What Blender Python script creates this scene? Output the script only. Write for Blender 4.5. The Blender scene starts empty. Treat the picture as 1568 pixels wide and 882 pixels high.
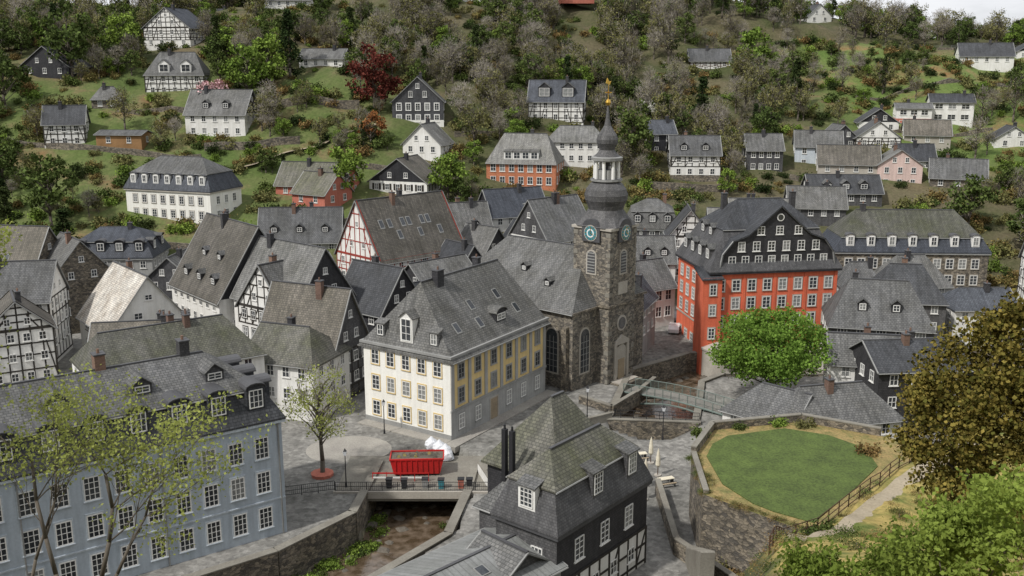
import bpy, math, random, numpy as np
from mathutils import Vector, Matrix
rnd=random.Random(11); NR=np.random.RandomState(5)
S=bpy.context.scene; COL=S.collection
# ------------------------------------------------------------------ materials
MATS={}
def nd(nt,t,**k):
    n=nt.nodes.new(t)
    for a,b in k.items():
        if a in n.inputs.keys(): n.inputs[a].default_value=b
        else: setattr(n,a,b)
    return n
def mulc(nt,a,b,fac=1.0):
    m=nt.nodes.new('ShaderNodeMix'); m.data_type='RGBA'; m.blend_type='MULTIPLY'; m.inputs[0].default_value=fac
    nt.links.new(a,m.inputs[6]); nt.links.new(b,m.inputs[7]); return m.outputs[2]
def ramp(nt,src,p0,c0,p1,c1):
    r=nt.nodes.new('ShaderNodeValToRGB'); e=r.color_ramp.elements
    e[0].position=p0; e[0].color=(*c0,1); e[1].position=p1; e[1].color=(*c1,1)
    nt.links.new(src,r.inputs[0]); return r.outputs[0]
def g3(v): return (v,v,v)
def mk(name,c1,c2=None,rough=.85,pattern=None,streak=0,bump=0,coord='UV',big=.35,lo=.8,hi=1.15,metal=0,spec=.3):
    m=bpy.data.materials.new(name); m.use_nodes=True; nt=m.node_tree; L=nt.links
    bs=nt.nodes['Principled BSDF']; bs.inputs['Roughness'].default_value=rough; bs.inputs['Metallic'].default_value=metal
    bs.inputs['Specular IOR Level'].default_value=spec
    c2=c2 or tuple(x*.72 for x in c1)
    tc=nt.nodes.new('ShaderNodeTexCoord'); co=tc.outputs[coord]
    wc=tc.outputs['Object']
    n1=nd(nt,'ShaderNodeTexNoise',Scale=big,Detail=5.0,Roughness=.65); L.new(wc,n1.inputs['Vector'])
    col=ramp(nt,n1.outputs[0],.35,c1,.68,c2)
    n2=nd(nt,'ShaderNodeTexNoise',Scale=5.0,Detail=4.0,Roughness=.7); L.new(co,n2.inputs['Vector'])
    col=mulc(nt,col,ramp(nt,n2.outputs[0],.3,g3(lo),.7,g3(hi)))
    hsrc=n2.outputs[0]
    if streak:
        mp=nd(nt,'ShaderNodeMapping'); mp.inputs['Scale'].default_value=(2.2,.18,1); L.new(co,mp.inputs[0])
        n3=nd(nt,'ShaderNodeTexNoise',Scale=1.0,Detail=4.0); L.new(mp.outputs[0],n3.inputs['Vector'])
        col=mulc(nt,col,ramp(nt,n3.outputs[0],.35,g3(1-streak),.65,g3(1+streak*.5)))
    if pattern in('slate','shingle','brick'):
        b=nd(nt,'ShaderNodeTexBrick',Scale=1.0); L.new(co,b.inputs['Vector'])
        b.inputs['Color1'].default_value=(.72,.72,.73,1); b.inputs['Color2'].default_value=(1.22,1.2,1.18,1)
        b.inputs['Mortar'].default_value=(.42,.42,.42,1) if pattern!='brick' else (1.3,1.25,1.2,1)
        w,h,mo={'slate':(.42,.3,.035),'shingle':(.3,.22,.02),'brick':(.25,.085,.01)}[pattern]
        b.inputs['Brick Width'].default_value=w; b.inputs['Row Height'].default_value=h; b.inputs['Mortar Size'].default_value=mo
        col=mulc(nt,col,b.outputs[0],.85)
        oi=nt.nodes.new('ShaderNodeObjectInfo'); col=mulc(nt,col,ramp(nt,oi.outputs['Random'],0,(.78,.79,.82),1,(1.16,1.14,1.1)))
    if pattern=='rubble':
        mp=nd(nt,'ShaderNodeMapping'); mp.inputs['Scale'].default_value=(2.2,4.2,1); L.new(co,mp.inputs[0])
        v=nd(nt,'ShaderNodeTexVoronoi',Scale=1.0); L.new(mp.outputs[0],v.inputs['Vector'])
        bw=nt.nodes.new('ShaderNodeRGBToBW'); L.new(v.outputs['Color'],bw.inputs[0])
        col=mulc(nt,col,ramp(nt,bw.outputs[0],.2,(.5,.5,.52),.85,(1.5,1.42,1.3)))
        v2=nd(nt,'ShaderNodeTexVoronoi',Scale=1.0,feature='DISTANCE_TO_EDGE'); L.new(mp.outputs[0],v2.inputs['Vector'])
        col=mulc(nt,col,ramp(nt,v2.outputs['Distance'],.02,g3(.55),.1,g3(1)))
        hsrc=v2.outputs['Distance']
    if pattern=='boards':
        w=nd(nt,'ShaderNodeTexWave',Scale=1.2); w.bands_direction='X'; L.new(co,w.inputs['Vector'])
        col=mulc(nt,col,ramp(nt,w.outputs[0],.0,g3(.6),.2,g3(1)))
    if pattern=='seam':
        w=nd(nt,'ShaderNodeTexWave',Scale=.55); w.bands_direction='X'; L.new(co,w.inputs['Vector'])
        col=mulc(nt,col,ramp(nt,w.outputs[0],.0,g3(.7),.08,g3(1)))
    L.new(col,bs.inputs['Base Color'])
    if bump:
        bp=nd(nt,'ShaderNodeBump',Strength=bump,Distance=.08); L.new(hsrc,bp.inputs['Height']); L.new(bp.outputs[0],bs.inputs['Normal'])
    MATS[name]=m; return m
SL=dict(pattern='slate',streak=.28,bump=.4,rough=.68,spec=.35,big=.22)
mk('roof_mid',(.165,.167,.168),(.1,.1,.093),**SL)
mk('roof_dark',(.075,.08,.09),(.048,.05,.053),**SL)
mk('roof_light',(.23,.23,.225),(.145,.145,.132),**SL)
mk('roof_moss',(.16,.155,.135),(.1,.105,.06),**SL)
mk('roof_old',(.175,.16,.137),(.1,.092,.073),**SL)
mk('roof_blue',(.095,.105,.126),(.06,.068,.082),**SL)
mk('roof_pale',(.62,.6,.56),(.4,.36,.31),pattern='slate',streak=.25,bump=.3)
mk('roof_metal',(.25,.255,.25),(.18,.185,.175),pattern='seam',streak=.2,rough=.55)
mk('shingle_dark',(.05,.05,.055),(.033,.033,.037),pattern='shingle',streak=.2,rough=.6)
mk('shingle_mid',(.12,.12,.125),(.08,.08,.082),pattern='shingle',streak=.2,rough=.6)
mk('plaster_white',(.78,.77,.74),(.66,.645,.6),streak=.09,lo=.92,hi=1.03)
mk('plaster_cream',(.84,.83,.78),(.77,.75,.69),streak=.07,lo=.94,hi=1.03)
mk('plaster_yellow',(.68,.52,.25),(.58,.44,.2),streak=.08,lo=.93,hi=1.04)
mk('plaster_grey',(.38,.38,.37),(.29,.29,.28),streak=.12,lo=.9,hi=1.05)
mk('plaster_blue',(.48,.535,.59),(.4,.455,.51),streak=.12,lo=.9,hi=1.04)
mk('plaster_red',(.7,.165,.085),(.58,.125,.065),streak=.14,lo=.88,hi=1.06)
mk('plaster_salmon',(.5,.17,.12),(.42,.14,.1),streak=.1)
mk('plaster_orange',(.46,.18,.1),(.38,.15,.08),pattern='brick')
mk('plaster_pink',(.66,.5,.45),(.55,.42,.38),streak=.1)
mk('plaster_pale_blue',(.54,.59,.63),(.46,.51,.56),streak=.1)
mk('wood_boards',(.35,.2,.09),(.25,.14,.06),pattern='boards')
mk('stone_dark',(.13,.122,.11),(.085,.08,.07),pattern='rubble',bump=.6)
mk('stone_mid',(.22,.2,.17),(.14,.125,.1),pattern='rubble',bump=.6)
mk('stone_church',(.23,.215,.19),(.16,.147,.125),pattern='rubble',bump=.6)
mk('stone_light',(.42,.39,.34),(.33,.3,.26),lo=.85)
mk('stone_cap',(.25,.235,.2),(.17,.155,.13),lo=.8)
mk('trim_white',(.8,.79,.76),(.7,.69,.66),lo=.95,hi=1.02,rough=.5)
mk('trim_grey',(.3,.3,.29),lo=.9)
mk('timber_black',(.03,.027,.024),(.05,.043,.035))
mk('timber_red',(.3,.05,.035),(.22,.04,.03))
mk('timber_brown',(.09,.05,.03))
mk('lead',(.09,.09,.095),rough=.5)
mk('lead_light',(.3,.3,.29),rough=.5)
mk('chimney_slate',(.07,.07,.075),pattern='shingle')
mk('chimney_brick',(.2,.13,.1),pattern='brick')
mk('glass',(.025,.03,.036),(.06,.065,.07),rough=.12,spec=.6,lo=.6,hi=1.4,big=.9)
mk('curtain',(.3,.3,.29),(.14,.15,.15),rough=.3,spec=.6,lo=.7,hi=1.2,big=1.5)
mk('gold',(.8,.5,.1),rough=.3,metal=1)
mk('clock_teal',(.06,.25,.3),rough=.5)
mk('door_wood',(.4,.32,.22),pattern='boards')
mk('door_dark',(.05,.04,.035),pattern='boards')
mk('iron',(.03,.03,.033),rough=.5)
mk('steel_green',(.16,.2,.18),rough=.5)
mk('red_paint',(.5,.02,.02),(.36,.02,.018),rough=.4,lo=.85)
mk('car_white',(.75,.75,.75),rough=.25,lo=1,hi=1); mk('car_dark',(.04,.045,.05),rough=.25,lo=1,hi=1)
mk('car_silver',(.4,.41,.42),rough=.25,lo=1,hi=1); mk('rubber',(.02,.02,.02))
mk('canvas',(.72,.66,.52),lo=.9); mk('sheet_white',(.75,.76,.78),(.55,.57,.6),rough=.5)
mk('asphalt',(.12,.12,.122),(.085,.085,.086),coord='Object')
mk('paving',(.27,.25,.225),(.19,.18,.165),coord='Object')
mk('paving_light',(.36,.34,.3),(.28,.26,.235),coord='Object',lo=.75)
mk('path_gravel',(.4,.34,.25),(.3,.25,.17),coord='Object')
mk('lawn',(.095,.135,.032),(.06,.085,.022),coord='Object',lo=.5,hi=1.4,big=.5)
mk('dry_earth',(.33,.235,.1),(.15,.15,.05),coord='Object',big=.9,lo=.6,hi=1.3)
mk('rock',(.15,.13,.105),(.09,.08,.065),coord='Object',bump=.5)
def leafmat(name,ca,cb,tr=0,dark=.5):
    m=bpy.data.materials.new(name); m.use_nodes=True; nt=m.node_tree; L=nt.links
    nt.nodes.remove(nt.nodes['Principled BSDF']); out=nt.nodes['Material Output']
    oi=nt.nodes.new('ShaderNodeObjectInfo'); ge=nt.nodes.new('ShaderNodeNewGeometry')
    ad=nd(nt,'ShaderNodeMath',operation='MULTIPLY_ADD'); L.new(ge.outputs['Random Per Island'],ad.inputs[0]); ad.inputs[1].default_value=.5
    hf=nd(nt,'ShaderNodeMath',operation='MULTIPLY'); L.new(oi.outputs['Random'],hf.inputs[0]); hf.inputs[1].default_value=.5
    L.new(hf.outputs[0],ad.inputs[2])
    c=ramp(nt,ad.outputs[0],.15,ca,.85,cb)
    tc=nt.nodes.new('ShaderNodeTexCoord'); n=nd(nt,'ShaderNodeTexNoise',Scale=.7,Detail=2.0); L.new(tc.outputs['Object'],n.inputs['Vector'])
    c=mulc(nt,c,ramp(nt,n.outputs[0],.35,g3(1-dark),.65,g3(1.25)))
    d=nt.nodes.new('ShaderNodeBsdfDiffuse'); L.new(c,d.inputs[0])
    if tr:
        t=nt.nodes.new('ShaderNodeBsdfTranslucent'); mx=nt.nodes.new('ShaderNodeMixShader'); mx.inputs[0].default_value=tr
        L.new(c,t.inputs[0]); L.new(d.outputs[0],mx.inputs[1]); L.new(t.outputs[0],mx.inputs[2]); L.new(mx.outputs[0],out.inputs[0])
    else: L.new(d.outputs[0],out.inputs[0])
    MATS[name]=m
leafmat('leaf_bright',(.13,.2,.04),(.22,.3,.06))
leafmat('leaf_near',(.12,.17,.03),(.26,.33,.07),tr=.35,dark=.3)
leafmat('leaf_lime',(.12,.22,.035),(.24,.36,.075),tr=.3,dark=.4)
leafmat('leaf_green',(.065,.095,.03),(.12,.155,.045))
leafmat('leaf_olive',(.14,.14,.055),(.21,.2,.08))
leafmat('leaf_dark',(.025,.042,.016),(.055,.07,.025))
leafmat('leaf_yew',(.055,.065,.015),(.25,.19,.05),dark=.6)
leafmat('leaf_copper',(.11,.03,.024),(.17,.055,.04))
leafmat('leaf_rust',(.22,.09,.04),(.3,.13,.05))
leafmat('leaf_pink',(.55,.32,.34),(.7,.48,.48))
leafmat('leaf_blossom',(.6,.6,.52),(.75,.74,.66))
leafmat('leaf_bud',(.23,.21,.1),(.29,.27,.14))
leafmat('leaf_young',(.24,.28,.07),(.42,.45,.14),tr=.4,dark=.25)
leafmat('twig',(.19,.17,.145),(.27,.245,.21),dark=.2)
leafmat('scrub_rust',(.24,.15,.065),(.18,.17,.06))
mk('bark',(.14,.12,.095),(.085,.072,.058),coord='Object')
# ------------------------------------------------------------------ mesh builder
class MB:
    def __init__(s): s.v=[];s.f=[];s.m=[]
    def poly(s,pts,mat):
        i=len(s.v); s.v+= [tuple(p) for p in pts]; s.f.append(tuple(range(i,i+len(pts)))); s.m.append(mat)
    def hexa(s,b,t,mat):
        n=len(b); i=len(s.v); s.v+=[tuple(p) for p in b]+[tuple(p) for p in t]
        s.f.append(tuple(range(i+n-1,i-1,-1))); s.f.append(tuple(range(i+n,i+2*n))); s.m+=[mat,mat]
        for k in range(n):
            j=(k+1)%n; s.f.append((i+k,i+j,i+n+j,i+n+k)); s.m.append(mat)
    def box(s,x0,x1,y0,y1,z0,z1,mat):
        s.hexa([(x0,y0,z0),(x1,y0,z0),(x1,y1,z0),(x0,y1,z0)],[(x0,y0,z1),(x1,y0,z1),(x1,y1,z1),(x0,y1,z1)],mat)
    def fbox(s,F,a0,a1,d0,d1,z0,z1,mat):
        (ox,oy),(ux,uy),(nx,ny)=F[:3]
        q=[(ox+ux*a+nx*d,oy+uy*a+ny*d) for a,d in((a0,d0),(a0,d1),(a1,d1),(a1,d0))]
        s.hexa([(x,y,z0) for x,y in q],[(x,y,z1) for x,y in q],mat)
    def fpoly(s,F,pts,d,mat):
        (ox,oy),(ux,uy),(nx,ny)=F[:3]; s.poly([(ox+ux*a+nx*d,oy+uy*a+ny*d,z) for a,z in pts],mat)
    def fprism(s,F,pts,d0,d1,mat):
        (ox,oy),(ux,uy),(nx,ny)=F[:3]
        s.hexa([(ox+ux*a+nx*d0,oy+uy*a+ny*d0,z) for a,z in pts],[(ox+ux*a+nx*d1,oy+uy*a+ny*d1,z) for a,z in pts],mat)
    def fbeam(s,F,p,q,w,d0,d1,mat):
        dx,dz=q[0]-p[0],q[1]-p[1]; l=math.hypot(dx,dz) or 1; nx,nz=-dz/l*w/2,dx/l*w/2
        s.fprism(F,[(p[0]+nx,p[1]+nz),(q[0]+nx,q[1]+nz),(q[0]-nx,q[1]-nz),(p[0]-nx,p[1]-nz)],d0,d1,mat)
    def slab(s,pts,th,mat):
        s.hexa([(x,y,z-th) for x,y,z in pts],pts,mat)
    def cone(s,p,q,r0,r1,n,mat):
        p=Vector(p);q=Vector(q);d=(q-p).normalized(); a=d.orthogonal().normalized(); b=d.cross(a)
        c=[(math.cos(2*math.pi*k/n),math.sin(2*math.pi*k/n)) for k in range(n)]
        s.hexa([p+(a*x+b*y)*r0 for x,y in c],[q+(a*x+b*y)*r1 for x,y in c],mat)
    def lathe(s,prof,n,cx,cy,mat,rot=0):
        rings=[]
        for r,z in prof:
            rings.append([(cx+r*math.cos(rot+2*math.pi*k/n),cy+r*math.sin(rot+2*math.pi*k/n),z) for k in range(n)])
        for A,B_ in zip(rings,rings[1:]):
            for k in range(n):
                j=(k+1)%n; s.poly([A[k],A[j],B_[j],B_[k]],mat)
        s.poly(rings[-1],mat)
    def obj(s,name,parent=None,loc=None,rotz=0):
        if not s.f: return None
        me=bpy.data.meshes.new(name); me.from_pydata(s.v,[],s.f)
        names=[]
        for m in s.m:
            if m not in names: names.append(m)
        for n in names: me.materials.append(MATS[n])
        ix={n:i for i,n in enumerate(names)}
        me.polygons.foreach_set('material_index',[ix[m] for m in s.m])
        uv=me.uv_layers.new(name='UVMap'); V=np.array(s.v); out=np.zeros((len(me.loops),2)); li=0
        for f in s.f:
            P=V[list(f)]; nrm=np.zeros(3)
            for k in range(len(f)):
                a=P[k];b=P[(k+1)%len(f)]; nrm+= (a[1]*b[2]-a[2]*b[1],a[2]*b[0]-a[0]*b[2],a[0]*b[1]-a[1]*b[0])
            l=math.sqrt((nrm**2).sum()) or 1; nrm/=l
            if abs(nrm[2])>.995: u=np.array((1.,0,0)); w=np.array((0,1.,0))
            else:
                u=np.array((-nrm[1],nrm[0],0)); u/=math.sqrt((u**2).sum()) or 1
                w=np.array((nrm[1]*u[2]-nrm[2]*u[1],nrm[2]*u[0]-nrm[0]*u[2],nrm[0]*u[1]-nrm[1]*u[0]))
            out[li:li+len(f),0]=P@u; out[li:li+len(f),1]=P@w; li+=len(f)
        uv.data.foreach_set('uv',out.ravel()); me.update()
        o=bpy.data.objects.new(name,me); COL.objects.link(o)
        if parent: o.parent=parent
        if loc: o.location=loc
        o.rotation_euler[2]=rotz
        return o
def empty(name,loc=(0,0,0),rz=0,parent=None):
    o=bpy.data.objects.new(name,None); COL.objects.link(o); o.location=loc; o.rotation_euler[2]=rz
    if parent:o.parent=parent
    return o
# ------------------------------------------------------------------ terrain
LY=[0,160,175,195,220,240,258,280,330,400,460];LZ=[0,0,3,9,18,29,38,47,57,63,66]
RY=[0,175,200,235,255,280,344,353,420,480];RZ=[0,0,6,18,24,32,47.5,49,56,58]
RIV1=[(-9.5,103),(-10,96),(-11,88),(-18,78.5),(-33,67),(-60,50)]
RIV2=[(17.5,116),(19.5,124),(22,134),(29,140.2),(42,140),(60,142),(90,140)]
def pdist(x,y,P):
    d=np.full(np.shape(x),1e9)
    for (ax,ay),(bx,by) in zip(P,P[1:]):
        vx,vy=bx-ax,by-ay; t=np.clip(((x-ax)*vx+(y-ay)*vy)/(vx*vx+vy*vy),0,1)
        d=np.minimum(d,np.hypot(x-ax-t*vx,y-ay-t*vy))
    return d
def H(x,y,carve=True):
    x=np.asarray(x,float);y=np.asarray(y,float)
    w=np.clip((x+40)/100,0,1); w=w*w*(3-2*w)
    z=(1-w)*np.interp(y,LY,LZ)+w*np.interp(y,RY,RZ)
    bump=np.clip((y-290)/130,0,1); z=z+26*bump*np.exp(-((x-10)/100)**2)
    z=z-12*np.clip((-x-80)/50,0,1)*np.clip((y-310)/60,0,1)-9*np.clip((x-125)/50,0,1)*np.clip((y-358)/40,0,1)
    hill=np.clip((y-205)/60,0,1)
    z=z+hill*(1.2*np.sin(x*.09+y*.05)+.8*np.sin(x*.21-y*.13+1)+.6*np.sin(x*.37+y*.31))
    rw=np.clip((x-62)/15,0,1)*np.clip((11-np.abs(y-348))/5,0,1); z=z*(1-rw)+rw*48.0
    base=np.clip((60-y)*.7,0,60)
    xl=np.interp(y,[-50,0,20,35,50,58,64,70,78,90,105,130],[-20,1,7.5,11.5,15,17.5,21.7,26,33,44,54,60])
    zr=np.interp(y,[-50,0,10,20,35,50,58,64,70,78,90,105,118],[44,41.5,36.5,31,25,18.3,13.6,11.4,10.5,10.2,9,4,0])
    near=np.maximum(base,zr-np.clip(xl-x,0,100)*1.1)
    near=near+np.where(x>xl,.25*np.sin(x*.8)*np.sin(y*.7)*(y<75),0)
    z=np.where(y<140,np.maximum(z,near),z)
    if carve:
        d=np.minimum(pdist(x,y,RIV1),pdist(x,y,RIV2)); z=np.where(d<5.3,np.minimum(z,-4.2),z)
    return z
def hz(x,y): return float(H(x,y,False))
def terrain():
    xs=np.concatenate([np.arange(-460,-72,8),np.arange(-72,72,1.),np.arange(72,470,6)])
    ys=np.concatenate([np.arange(-30,50,2.),np.arange(50,160,1.),np.arange(160,460,3.),np.arange(460,1500,40)])
    X,Y=np.meshgrid(xs,ys); Z=H(X,Y); ny,nx=X.shape
    Z=np.where(Y>470,Z-(Y-470)*.02,Z)
    me=bpy.data.meshes.new('ground'); V=np.stack([X,Y,Z],-1).reshape(-1,3)
    idx=np.arange(nx*ny).reshape(ny,nx); F=np.stack([idx[:-1,:-1],idx[:-1,1:],idx[1:,1:],idx[1:,:-1]],-1).reshape(-1,4)
    me.vertices.add(len(V)); me.vertices.foreach_set('co',V.ravel()); me.loops.add(F.size); me.loops.foreach_set('vertex_index',F.ravel())
    me.polygons.add(len(F)); me.polygons.foreach_set('loop_start',np.arange(0,F.size,4)); me.polygons.foreach_set('use_smooth',np.ones(len(F),bool))
    me.update()
    x,y,z=V.T
    xl=np.interp(y,[0,20,35,50,58,64,70,78,90,105,130],[1,7.5,11.5,15,17.5,21.7,26,33,44,54,60])
    paved=np.clip((178-y)/8,0,1)*np.where((y>60)&(x<xl-8)|(y>108),1,0)
    paved=np.where(z<-1,0,paved)
    mead=np.clip((x-75)/25,0,1)*np.clip((y-225)/20,0,1)*np.clip((345-y)/15,0,1)
    mead=np.maximum(mead,.6*np.clip((-15-x)/20,0,1)*np.clip((y-185)/10,0,1)*np.clip((285-y)/30,0,1))
    slope=np.where((x>xl-1)&(y<100),1.,0.)
    at=me.color_attributes.new('zones','FLOAT_COLOR','POINT')
    at.data.foreach_set('color',np.stack([paved,mead,slope,np.ones_like(x)],-1).astype(np.float32).ravel())
    m=bpy.data.materials.new('ground_mat'); m.use_nodes=True; nt=m.node_tree; L=nt.links; bs=nt.nodes['Principled BSDF']; bs.inputs['Roughness'].default_value=.95; bs.inputs['Specular IOR Level'].default_value=.15
    a=nd(nt,'ShaderNodeAttribute',attribute_name='zones'); sp=nt.nodes.new('ShaderNodeSeparateColor'); L.new(a.outputs[0],sp.inputs[0])
    tc=nt.nodes.new('ShaderNodeTexCoord'); co=tc.outputs['Object']
    n1=nd(nt,'ShaderNodeTexNoise',Scale=.06,Detail=6.0,Roughness=.7); L.new(co,n1.inputs['Vector'])
    n2=nd(nt,'ShaderNodeTexNoise',Scale=1.3,Detail=6.0,Roughness=.75); L.new(co,n2.inputs['Vector'])
    n4=nd(nt,'ShaderNodeTexNoise',Scale=.35,Detail=5.0,Roughness=.7); L.new(co,n4.inputs['Vector'])
    forest=ramp(nt,n1.outputs[0],.4,(.065,.075,.03),.6,(.125,.108,.065))
    mr=nt.nodes.new('ShaderNodeValToRGB'); L.new(n1.outputs[0],mr.inputs[0]); e=mr.color_ramp.elements
    e[0].position=.36;e[0].color=(.10,.155,.038,1);e[1].position=.68;e[1].color=(.24,.13,.055,1)
    k=e.new(.52);k.color=(.13,.17,.05,1);k=e.new(.58);k.color=(.19,.165,.07,1)
    pav=ramp(nt,n1.outputs[0],.4,(.27,.26,.24),.6,(.19,.185,.17))
    cob=nd(nt,'ShaderNodeTexVoronoi',Scale=2.2); L.new(co,cob.inputs['Vector']); bw=nt.nodes.new('ShaderNodeRGBToBW'); L.new(cob.outputs['Color'],bw.inputs[0])
    pav=mulc(nt,pav,ramp(nt,bw.outputs[0],.2,g3(.8),.8,g3(1.15)))
    pav=mulc(nt,pav,ramp(nt,n4.outputs[0],.35,g3(.72),.6,g3(1.1)))
    slo=ramp(nt,n4.outputs[0],.38,(.12,.15,.04),.58,(.4,.31,.11))
    def mix(f,A,B_):
        q=nt.nodes.new('ShaderNodeMix'); q.data_type='RGBA'; L.new(f,q.inputs[0]); L.new(A,q.inputs[6]); L.new(B_,q.inputs[7]); return q.outputs[2]
    c=mix(sp.outputs[1],forest,mr.outputs[0]); c=mix(sp.outputs[0],c,pav); c=mix(sp.outputs[2],c,slo)
    c=mulc(nt,c,ramp(nt,n2.outputs[0],.3,g3(.65),.7,g3(1.25)))
    L.new(c,bs.inputs['Base Color'])
    bp=nd(nt,'ShaderNodeBump',Strength=.4,Distance=.2); L.new(n2.outputs[0],bp.inputs['Height']); L.new(bp.outputs[0],bs.inputs['Normal'])
    me.materials.append(m); o=bpy.data.objects.new('ground',me); COL.objects.link(o)
terrain()
# ------------------------------------------------------------------ buildings
class Bld:
    def __init__(s,name,x,y,ang,W,D,z0,ze,e=None):
        s.e=e or empty(name,(x,y,0),math.radians(ang)); s.W=W;s.D=D;s.z0=z0;s.ze=ze
        s.P={k:MB() for k in('walls','roof','windows','frames','trim','chimneys','doors')}
        s.rz=lambda side,d:ze
    def F(s,i):
        W,D=s.W,s.D
        return [((0,0),(1,0),(0,-1),W),((0,D),(0,-1),(-1,0),D),((W,D),(-1,0),(0,1),W),((W,0),(0,1),(1,0),D)][i]
    def walls(s,mat,z0=None,z1=None):
        z0=s.z0 if z0 is None else z0; z1=s.ze if z1 is None else z1
        for i in range(4):
            m=mat[i] if isinstance(mat,(list,tuple)) else mat
            F=s.F(i); s.P['walls'].fpoly(F,[(0,z0),(F[3],z0),(F[3],z1),(0,z1)],0,m)
    def band(s,z,h=.25,d=.12,mat='trim_grey'):
        s.P['trim'].box(-d,s.W+d,-d,s.D+d,z,z+h,mat)
    def hip(s,x0,x1,y0,y1,ze,zr,axis='x',o=.4,i0=0,i1=0,mat='roof_mid',gmat='shingle_dark',og=.3,th=.2,fascia=None):
        if axis=='x': T=lambda a,b,z:(x0+a,y0+b,z); La,Lb=x1-x0,y1-y0
        else: T=lambda a,b,z:(x0+b,y0+a,z); La,Lb=y1-y0,x1-x0
        h=zr-ze; sl=h/(Lb/2); zo=ze-o*sl; R=s.P['roof']
        def end(i): return (-og if i==0 else -o*i/(Lb/2)),(-og if i==0 else i)
        e0,r0=end(i0); e1,r1=end(i1); e1=La-e1; r1=La-r1
        up=.03
        R.slab([T(e0,-o,zo+up),T(e1,-o,zo+up),T(r1,Lb/2,zr+up),T(r0,Lb/2,zr+up)],th,mat)
        R.slab([T(e0,Lb+o,zo+up),T(e1,Lb+o,zo+up),T(r1,Lb/2,zr+up),T(r0,Lb/2,zr+up)],th,mat)
        if i0: R.slab([T(e0,-o,zo+up),T(e0,Lb+o,zo+up),T(r0,Lb/2,zr+up)],th,mat)
        else: s.P['walls'].poly([T(0,0,ze),T(0,Lb,ze),T(0,Lb/2,zr-.1)],gmat)
        if i1: R.slab([T(e1,-o,zo+up),T(e1,Lb+o,zo+up),T(r1,Lb/2,zr+up)],th,mat)
        else: s.P['walls'].poly([T(La,0,ze),T(La,Lb,ze),T(La,Lb/2,zr-.1)],gmat)
        if r1-r0>.5:
            a=T(r0,Lb/2-.14,zr-.04);b=T(r1,Lb/2+.14,zr+.1); R.box(a[0],b[0],a[1],b[1],a[2],b[2],'lead')
        for (i,e_) in ((i0,e0),(i1,e1)):
            if not i:
                q=e_+(.04 if e_>0 else -.04)
                for sb in(-o,Lb+o):
                    R.cone(T(q,sb,zo-.05),T(q,Lb/2,zr-.05),.1,.1,4,fascia or 'lead_light')
        for sb in(-o-.08,Lb+o+.08): R.cone(T(e0,sb,zo-.08),T(e1,sb,zo-.08),.08,.08,5,'trim_grey')
        return sl
    def roof(s,zr,axis='x',**k):
        sl=s.hip(0,s.W,0,s.D,s.ze,zr,axis,**k); ze=s.ze; i0=k.get('i0',0)or 1e-3;i1=k.get('i1',0)or 1e-3
        m={0:sl,2:sl,1:(zr-ze)/i0,3:(zr-ze)/i1} if axis=='x' else {1:sl,3:sl,0:(zr-ze)/i0,2:(zr-ze)/i1}
        s.rz=lambda side,d:min(ze+m[side]*d,zr) if m[side]<50 else ze
    def mansard(s,zm,mi,zr,axis='x',o=.35,low='roof_mid',up='roof_mid',i0=3,i1=3,corn='trim_grey'):
        W,D,ze=s.W,s.D,s.ze; R=s.P['roof']
        q0=[(-o,-o),(W+o,-o),(W+o,D+o),(-o,D+o)]; q1=[(mi,mi),(W-mi,mi),(W-mi,D-mi),(mi,D-mi)]
        z0=ze+.1
        for k in range(4):
            j=(k+1)%4; R.slab([(*q0[k],z0),(*q0[j],z0),(*q1[j],zm),(*q1[k],zm)],.18,low)
        s.P['trim'].box(-o+.05,W+o-.05,-o+.05,D+o-.05,ze-.35,ze-.04,corn)
        s2=s.hip(mi,W-mi,mi,D-mi,zm+.05,zr,axis,o=.3,i0=i0,i1=i1,mat=up,th=.15)
        s.rz=lambda side,d: z0+(zm-z0)*(d+o)/(mi+o) if d<mi else min(zm+s2*(d-mi),zr)
    def window(s,i,a,z,w=1.1,h=1.6,nx=2,ny=3,fr='trim_white',sur=None,d=0,gl=None,sill=True,shut=None):
        F=s.F(i); G=s.P['windows']; T=s.P['frames']
        gl=gl or ('curtain' if rnd.random()<.25 else 'glass')
        G.fpoly(F,[(a-w/2,z),(a+w/2,z),(a+w/2,z+h),(a-w/2,z+h)],d+.02,gl)
        t=.09
        T.fbox(F,a-w/2-t*.3,a-w/2+t*.7,d,d+.08,z,z+h,fr);T.fbox(F,a+w/2-t*.7,a+w/2+t*.3,d,d+.08,z,z+h,fr)
        T.fbox(F,a-w/2,a+w/2,d+.002,d+.083,z+h-t,z+h,fr);T.fbox(F,a-w/2,a+w/2,d+.002,d+.083,z,z+t,fr)
        for k in range(1,nx): x=a-w/2+w*k/nx; T.fbox(F,x-.032,x+.032,d+.004,d+.075,z,z+h,fr)
        for k in range(1,ny): y=z+h*k/ny; T.fbox(F,a-w/2,a+w/2,d+.006,d+.065,y-.022,y+.022,fr)
        if sur:
            T.fbox(F,a-w/2-.15,a-w/2-.03,d,d+.06,z-.15,z+h+.16,sur);T.fbox(F,a+w/2+.03,a+w/2+.15,d,d+.06,z-.15,z+h+.16,sur)
            T.fbox(F,a-w/2-.03,a+w/2+.03,d,d+.062,z+h+.02,z+h+.16,sur)
        if sill: T.fbox(F,a-w/2-.13,a+w/2+.13,d,d+.15,z-.1,z-.01,sur or fr)
        if shut:
            T.fbox(F,a-w/2-.05-w*.5,a-w/2-.05,d,d+.05,z,z+h,shut);T.fbox(F,a+w/2+.05,a+w/2+.05+w*.5,d,d+.05,z,z+h,shut)
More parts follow.
